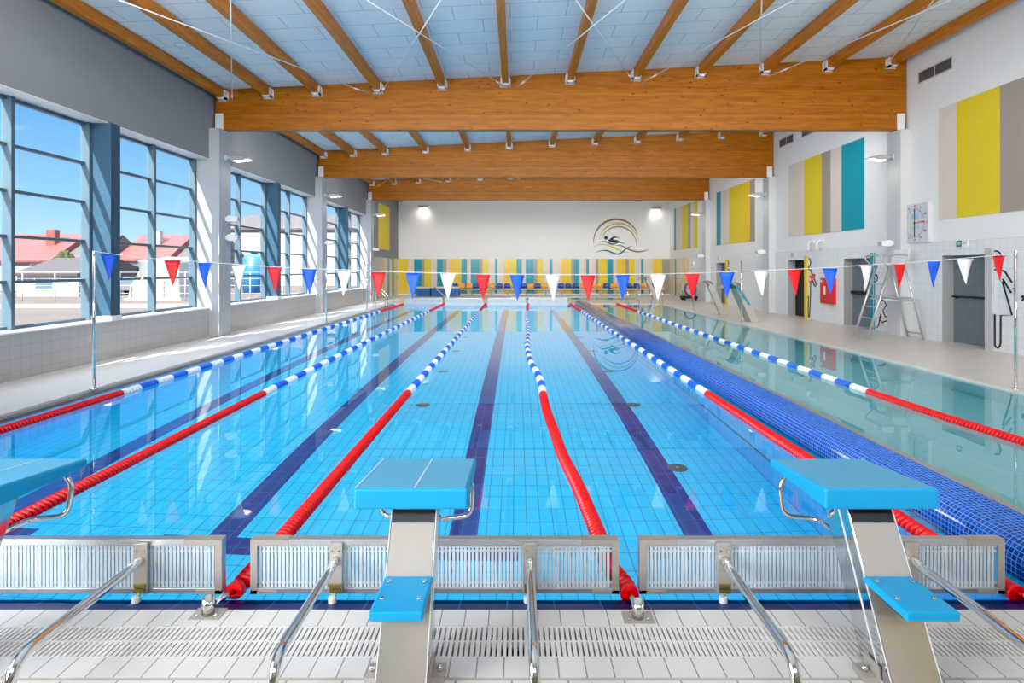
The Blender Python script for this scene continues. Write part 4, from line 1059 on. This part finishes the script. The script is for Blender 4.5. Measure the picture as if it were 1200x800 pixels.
def apts(cx, cy, r, a0, a1): return [(cx+r*math.cos(math.radians(a0+(a1-a0)*i/14)), cy-r*math.sin(math.radians(a0+(a1-a0)*i/14))) for i in range(15)]
ribbon('arc', apts(508, 462, 320, 187, 17), .125, 'ink_br', .006)
ribbon('arc', apts(535, 482, 282, 165, 6), .115, 'ink_oc', .007)
ribbon('arc', apts(535, 500, 253, 162, -4), .075, 'ink_br', .008)
ribbon('wave', [(255, 475), (310, 457), (360, 460), (410, 480), (450, 493), (490, 482), (540, 466), (590, 475), (628, 490)], .11, 'ink_te', .009)
ribbon('wave', [(195, 525), (260, 502), (330, 496), (400, 512), (470, 540), (540, 575), (600, 600), (650, 607), (690, 600)], .10, 'ink_oc', .010)
ribbon('wave', [(470, 512), (530, 507), (590, 520), (650, 550), (720, 580), (790, 597), (860, 595), (920, 582), (965, 568)], .10, 'ink_br', .011)
ribbon('wave', [(210, 615), (270, 590), (340, 579), (400, 590), (450, 612), (500, 629), (550, 627), (600, 596), (650, 552), (690, 530), (738, 520)], .11, 'ink_te', .012)
m = MB(); m.poly([(*[(a, Y1-.013, b) for a, b in [fw(360+26*math.cos(t*2*PI/20), 403+26*math.sin(t*2*PI/20))]][0],) for t in range(20)])
def strip(m, pairs):
    for i in range(len(pairs)-1):
        (a, b), (c, d) = pairs[i], pairs[i+1]
        q = [fw(*a), fw(*b), fw(*d), fw(*c)]; m.poly([(x, Y1-.013, z) for x, z in q])
strip(m, [((378, 432), (382, 437)), ((405, 428), (410, 456)), ((425, 412), (440, 466)), ((445, 396), (462, 468)), ((458, 392), (462, 425)), ((470, 384), (478, 408)), ((495, 382), (495, 402)), ((520, 390), (520, 403)), ((540, 401), (538, 409)), ((556, 413), (554, 415))])
strip(m, [((445, 425), (450, 468)), ((475, 431), (480, 465)), ((505, 432), (505, 458)), ((530, 440), (530, 456)), ((556, 452), (556, 453))])
m.build('swimmer', M['black'], em)

# ------------------------------------------------------------------ pool floor inlets
k = 0
for x in (-1.45, 1.8):
    for j in range(5):
        y = 6.6+j*2.5
        o = thing('floor_inlet', 'dark round cover on the pool floor %s the centre line, %s from the blocks' % ('left of' if x < 0 else 'right of', WORDS[j]), 'drain', (x, y, DEP), 'round inlet covers on the pool floor')
        m = MB(); m.lathe([(.11, .001), (.11, .012), (.09, .018), (.02, .02)], (0, 0, 0), 24); m.build('cover', M['cover'], o)
        m = MB(); m.lathe([(.014, .0205), (.014, .026)], (0, 0, 0), 10); m.build('screw', M['steel'], o)

# ------------------------------------------------------------------ outside the windows
GZ = -.35
m = MB(); m.box(-130, XL-.7, -20, 160, GZ-.3, GZ); struct(m.build('ground_outside', mat_plain('pale_earth', (.105, .082, .066), .9, var=.25, scale=.35)), 'pale bare yard outside the windows')
m = MB(); m.box(-70, -12, 31, 34.5, GZ, GZ+.03); struct(m.build('path_outside', mat_plain('pale_paving', (.19, .18, .175), .8)), 'pale paved path across the yard')
def ext(u, v, Y): return ((u-605.5)*Y/F, HC+(314.5-v)*Y/F)
MO = dict(red=mat_tile('red_roof_tiles', (.21, .055, .05), (.15, .04, .036), .5, .4, .03, 'xz', rough=.7, var=.12), grey=mat_tile('grey_roof_tiles', (.09, .075, .07), (.07, .055, .05), .5, .4, .03, 'xz', rough=.7, var=.12),
          wall=mat_plain('house_render', (.33, .315, .285), .8), white=mat_plain('white_render', (.31, .31, .305), .8), dark=mat_plain('dark_roof_sheet', (.055, .045, .045), .6), glass=mat_plain('house_glass', (.10, .16, .22), .15), brick=mat_plain('chimney_brick', (.2, .06, .045), .8))
def house(label, u0, u1, vr, ve, Y, mat, depth=9, chim=(), wins=(), wall='wall', name='house_outside', group='houses beyond the yard'):
    x0, ze = ext(u0, ve, Y); x1, _ = ext(u1, ve, Y); _, zr = ext(u0, vr, Y+depth/2)
    o = thing(name, label, 'house', (x0, Y, GZ), group); w = x1-x0; e = ze-GZ; r = zr-GZ
    boxo('wall', (0, w, 0, depth, 0, e), MO[wall], o)
    m = MB(); m.prism([(-.4, e-.15), (depth/2, r), (depth+.4, e-.15), (depth+.4, e-.35), (-.4, e-.35)], 'x', -.2, w+.2); m.build('roof', MO[mat], o)
    for (f, s, mt) in chim:
        boxo('chimney', (w*f-.5*s, w*f+.5*s, depth*.25, depth*.25+.8*s, e, r+.35*s), MO[mt], o)
    for (f, zz, ww, hh) in wins:
        fr = boxo('window', (w*f-ww/2-.1, w*f+ww/2+.1, -.06, -.001, zz-.1, zz+hh+.1), M['white'], o); boxo('pane', (w*f-ww/2, w*f+ww/2, -.08, -.0605, zz, zz+hh), MO['glass'], fr)
    return o
house('red roofed house with a brick chimney seen through the near window', -45, 60, 274, 303, 56, 'red', chim=((.78, .85, 'brick'),), wins=((.85, 1.2, 1.2, 1.3),))
house('grey roofed house with a white chimney seen through the near window', 76, 105, 275, 302, 57, 'grey', chim=((.35, .8, 'white'),), wins=((.7, 1.0, 1.2, 1.3),))
house('red roofed house with a white chimney seen beside the dark column', 136, 196, 275, 302, 60, 'red', chim=((.5, .85, 'white'),), wins=((.33, 1.0, 2.2, 1.6),))
house('grey roofed house next to the red one behind the glass', 209, 240, 275, 302, 61, 'grey')
house('white shed with a low dark roof in the yard', 20, 92, 302, 318, 44, 'dark', 8, wins=((.45, .6, 1.3, .8),), wall='white', name='shed_outside')
house('long white hall with a gabled roof outside the middle windows', 262, 420, 252, 266, 72, 'grey', 14, wall='white', name='hall_outside')
o = thing('cistern_outside', 'bright blue upright tank beside the white hall outside', 'tank', (*[ext(298, 345, 50)[0]], 50, GZ)); h = ext(0, 298, 50)[1]-GZ
m = MB(); m.lathe([(.9, 0), (.9, h*.92), (.5, h), (.1, h*1.02)], (0, 0, 0), 20); m.build('tank_shell', mat_plain('tank_blue', (.03, .16, .42), .4), o)
m = MB(); m.lathe([(.3, h*1.02), (.3, h*1.05)], (0, 0, 0), 12); m.build('lid', M['black'], o)
o = thing('tarp_mound_outside', 'white covered mound in the yard beyond the window', 'covered mound', (ext(195, 330, 40)[0], 40, GZ))
m = MB(); prm = [(-1.9, 0), (-1.75, .9), (-1.1, 2.0), (0, 2.75), (.9, 2.9), (1.5, 2.6), (1.6, 0)]; m.prism(prm, 'y', -1.2, 1.2); m.build('cover_sheet', MO['white'], o, .15, 3)
boxo('base', (-2.0, 1.7, -1.3, 1.3, 0, .12), M['grey_s'], o)
o = thing('car_outside', 'silver car parked behind the fence', 'car', (ext(161, 335, 47)[0], 47, GZ))
m = MB(); m.prism([(-2.0, .35), (-1.95, .85), (-1.15, .95), (-.6, 1.42), (.8, 1.42), (1.5, .98), (2.0, .85), (2.05, .35)], 'y', -.85, .85); m.build('body', mat_plain('car_silver', (.25, .26, .28), .3, metal=.5), o, .06)
m = MB(); m.prism([(-1.0, .97), (-.55, 1.35), (.72, 1.35), (1.3, .97)], 'y', -.856, .856); m.build('side_window', MO['glass'], o)
for sx in (-1.25, 1.25):
    for sy in (-.8, .8):
        m = MB(); m.tube([(sx, sy-.1, .32), (sx, sy+.1, .32)], .32, 16); m.build('wheel', M['black'], o)
o = thing('wire_fence_outside', 'thin grey wire fence across the yard outside', 'fence', (0, 38, GZ))
for k in range(12):
    x = -34+k*2.1; m = MB(); m.tube([(x, 0, 0), (x, 0, 1.9)], .035, 6); m.build('post', M['grey_s'], o)
m = MB()
for z in (.5, 1.0, 1.45, 1.85): m.tube([(-34, 0, z), (-10.9, 0, z)], .012, 5)
m.build('wire', M['grey_s'], o)
o = thing('conifer_outside', 'small round evergreen growing in front of the grey roof', 'tree', (ext(76, 320, 53.6)[0], 53.6, GZ))
m = MB(); m.tube([(0, 0, 0), (0, 0, 1.2)], .1, 8); m.build('trunk', mat_plain('bark', (.12, .08, .05), .9), o)
bm = bmesh.new(); bmesh.ops.create_icosphere(bm, subdivisions=4, radius=1)
for v in bm.verts:
    n = v.co.copy(); k = 1+.10*math.sin(9*n.x+5*n.z)*math.cos(8*n.y-6*n.z)+random.uniform(-.05, .05)
    v.co = Vector((n.x*.85*k, n.y*.85*k, 2.2+n.z*1.5*k))
me = bpy.data.meshes.new('crown'); bm.to_mesh(me); bm.free(); me.materials.append(mat_plain('needles', (.04, .06, .015), .9, var=.5, scale=9)); c = bpy.data.objects.new('crown', me); COL.objects.link(c); c.parent = o

# ------------------------------------------------------------------ light
w = bpy.data.worlds.new('sky'); SC.world = w; w.use_nodes = True
N, L = w.node_tree.nodes, w.node_tree.links
bg = N['Background']
tc = N.new('ShaderNodeTexCoord'); sp_ = N.new('ShaderNodeSeparateXYZ'); L.new(tc.outputs['Generated'], sp_.inputs[0])
cr = N.new('ShaderNodeValToRGB'); e = cr.color_ramp.elements
e[0].position = 0; e[0].color = (*s2l(178, 206, 232), 1); e[1].position = .50; e[1].color = (*s2l(48, 112, 196), 1); x3_ = e.new(.72); x3_.color = (3.2, 3.5, 3.9, 1)
x_ = e.new(.10); x_.color = (*s2l(132, 180, 226), 1); x2_ = e.new(.25); x2_.color = (*s2l(76, 144, 214), 1)
L.new(sp_.outputs['Z'], cr.inputs[0])
no = N.new('ShaderNodeTexNoise'); no.inputs['Scale'].default_value = 5; no.inputs['Detail'].default_value = 6
mp = N.new('ShaderNodeMapping'); mp.inputs['Scale'].default_value = (1, 1, 3.5); L.new(tc.outputs['Generated'], mp.inputs[0]); L.new(mp.outputs[0], no.inputs['Vector'])
c2 = N.new('ShaderNodeValToRGB'); c2.color_ramp.elements[0].position = .62; c2.color_ramp.elements[0].color = (0, 0, 0, 1); c2.color_ramp.elements[1].position = .8; c2.color_ramp.elements[1].color = (.6, .6, .6, 1)
L.new(no.outputs['Fac'], c2.inputs[0])
mx = N.new('ShaderNodeMix'); mx.data_type = 'RGBA'; mx.inputs['B'].default_value = (.9, .93, .97, 1)
L.new(c2.outputs[0], mx.inputs['Factor']); L.new(cr.outputs[0], mx.inputs['A']); L.new(mx.outputs['Result'], bg.inputs['Color'])
bg.inputs['Strength'].default_value = 1.6

def lamp(name, kind, loc, target, energy, col=(1, 1, 1), **k):
    l = bpy.data.lights.new(name, kind); l.energy = energy; l.color = col
    for a, v in k.items(): setattr(l, a, v)
    o = bpy.data.objects.new(name, l); COL.objects.link(o); o.location = loc
    o.rotation_euler = (Vector(target)-Vector(loc)).to_track_quat('-Z', 'Y').to_euler()
    return o
lamp('sun', 'SUN', (-20, -20, 30), Vector((-20, -20, 30))+Vector((.32, 1, -.83)), 13, (1, .95, .88), angle=.006)
# fill lamps added beside and behind the camera, out of view
lamp('side_fill_light', 'AREA', (-7.6, 1.6, 2.9), (8, 13, 2.6), 800, (.95, .98, 1), shape='RECTANGLE', size=9, size_y=3.6, spread=1.9)
lamp('rear_fill_light', 'AREA', (1.2, Y0+.2, 5.2), (1.2, 20, 3.2), 500, (1, .975, .94), shape='RECTANGLE', size=15, size_y=1.8, spread=1.5)
# fill lamps added behind the main beams, unseen, turned to the far end
for k, (yb, e_) in enumerate(((BEAMS[0], 520), (BEAMS[1], 520), (BEAMS[2], 440), (BEAMS[3], 170))):
    lamp('beam_fill_light', 'AREA', (1, yb+.3, 5.75), (1, yb+7, 2.9), e_, (1, .985, .96), shape='RECTANGLE', size=16, size_y=.5, spread=2.6)

# wide lamps added under the water, standing in for light passing its surface
lamp('pool_fill_light', 'AREA', ((PL+XW)/2, (YN+YF)/2, -.03), ((PL+XW)/2, (YN+YF)/2+.001, -1.4), 375, (.97, 1, 1), shape='RECTANGLE', size=XW-PL-.1, size_y=YF-YN-.1)
lamp('training_fill_light', 'AREA', ((PD1+TR)/2, (YN+YF)/2, -.03), ((PD1+TR)/2, (YN+YF)/2+.001, -1.4), 78, (1, 1, 1), shape='RECTANGLE', size=TR-PD1-.1, size_y=YF-YN-.1)
SC.view_settings.view_transform = 'Standard'
SC.view_settings.look = 'None'
SC.view_settings.exposure = 0
SC.view_settings.use_curve_mapping = True
cm = SC.view_settings.curve_mapping; cm.black_level = (.008, .008, .008); cm.update()
SC.cycles.max_bounces = 12; SC.cycles.diffuse_bounces = 6; SC.cycles.glossy_bounces = 6; SC.cycles.transmission_bounces = 8; SC.cycles.transparent_max_bounces = 12
SC.cycles.caustics_refractive = True; SC.cycles.caustics_reflective = True; SC.cycles.blur_glossy = .5
SC.cycles.sample_clamp_indirect = 6; SC.cycles.use_denoising = True
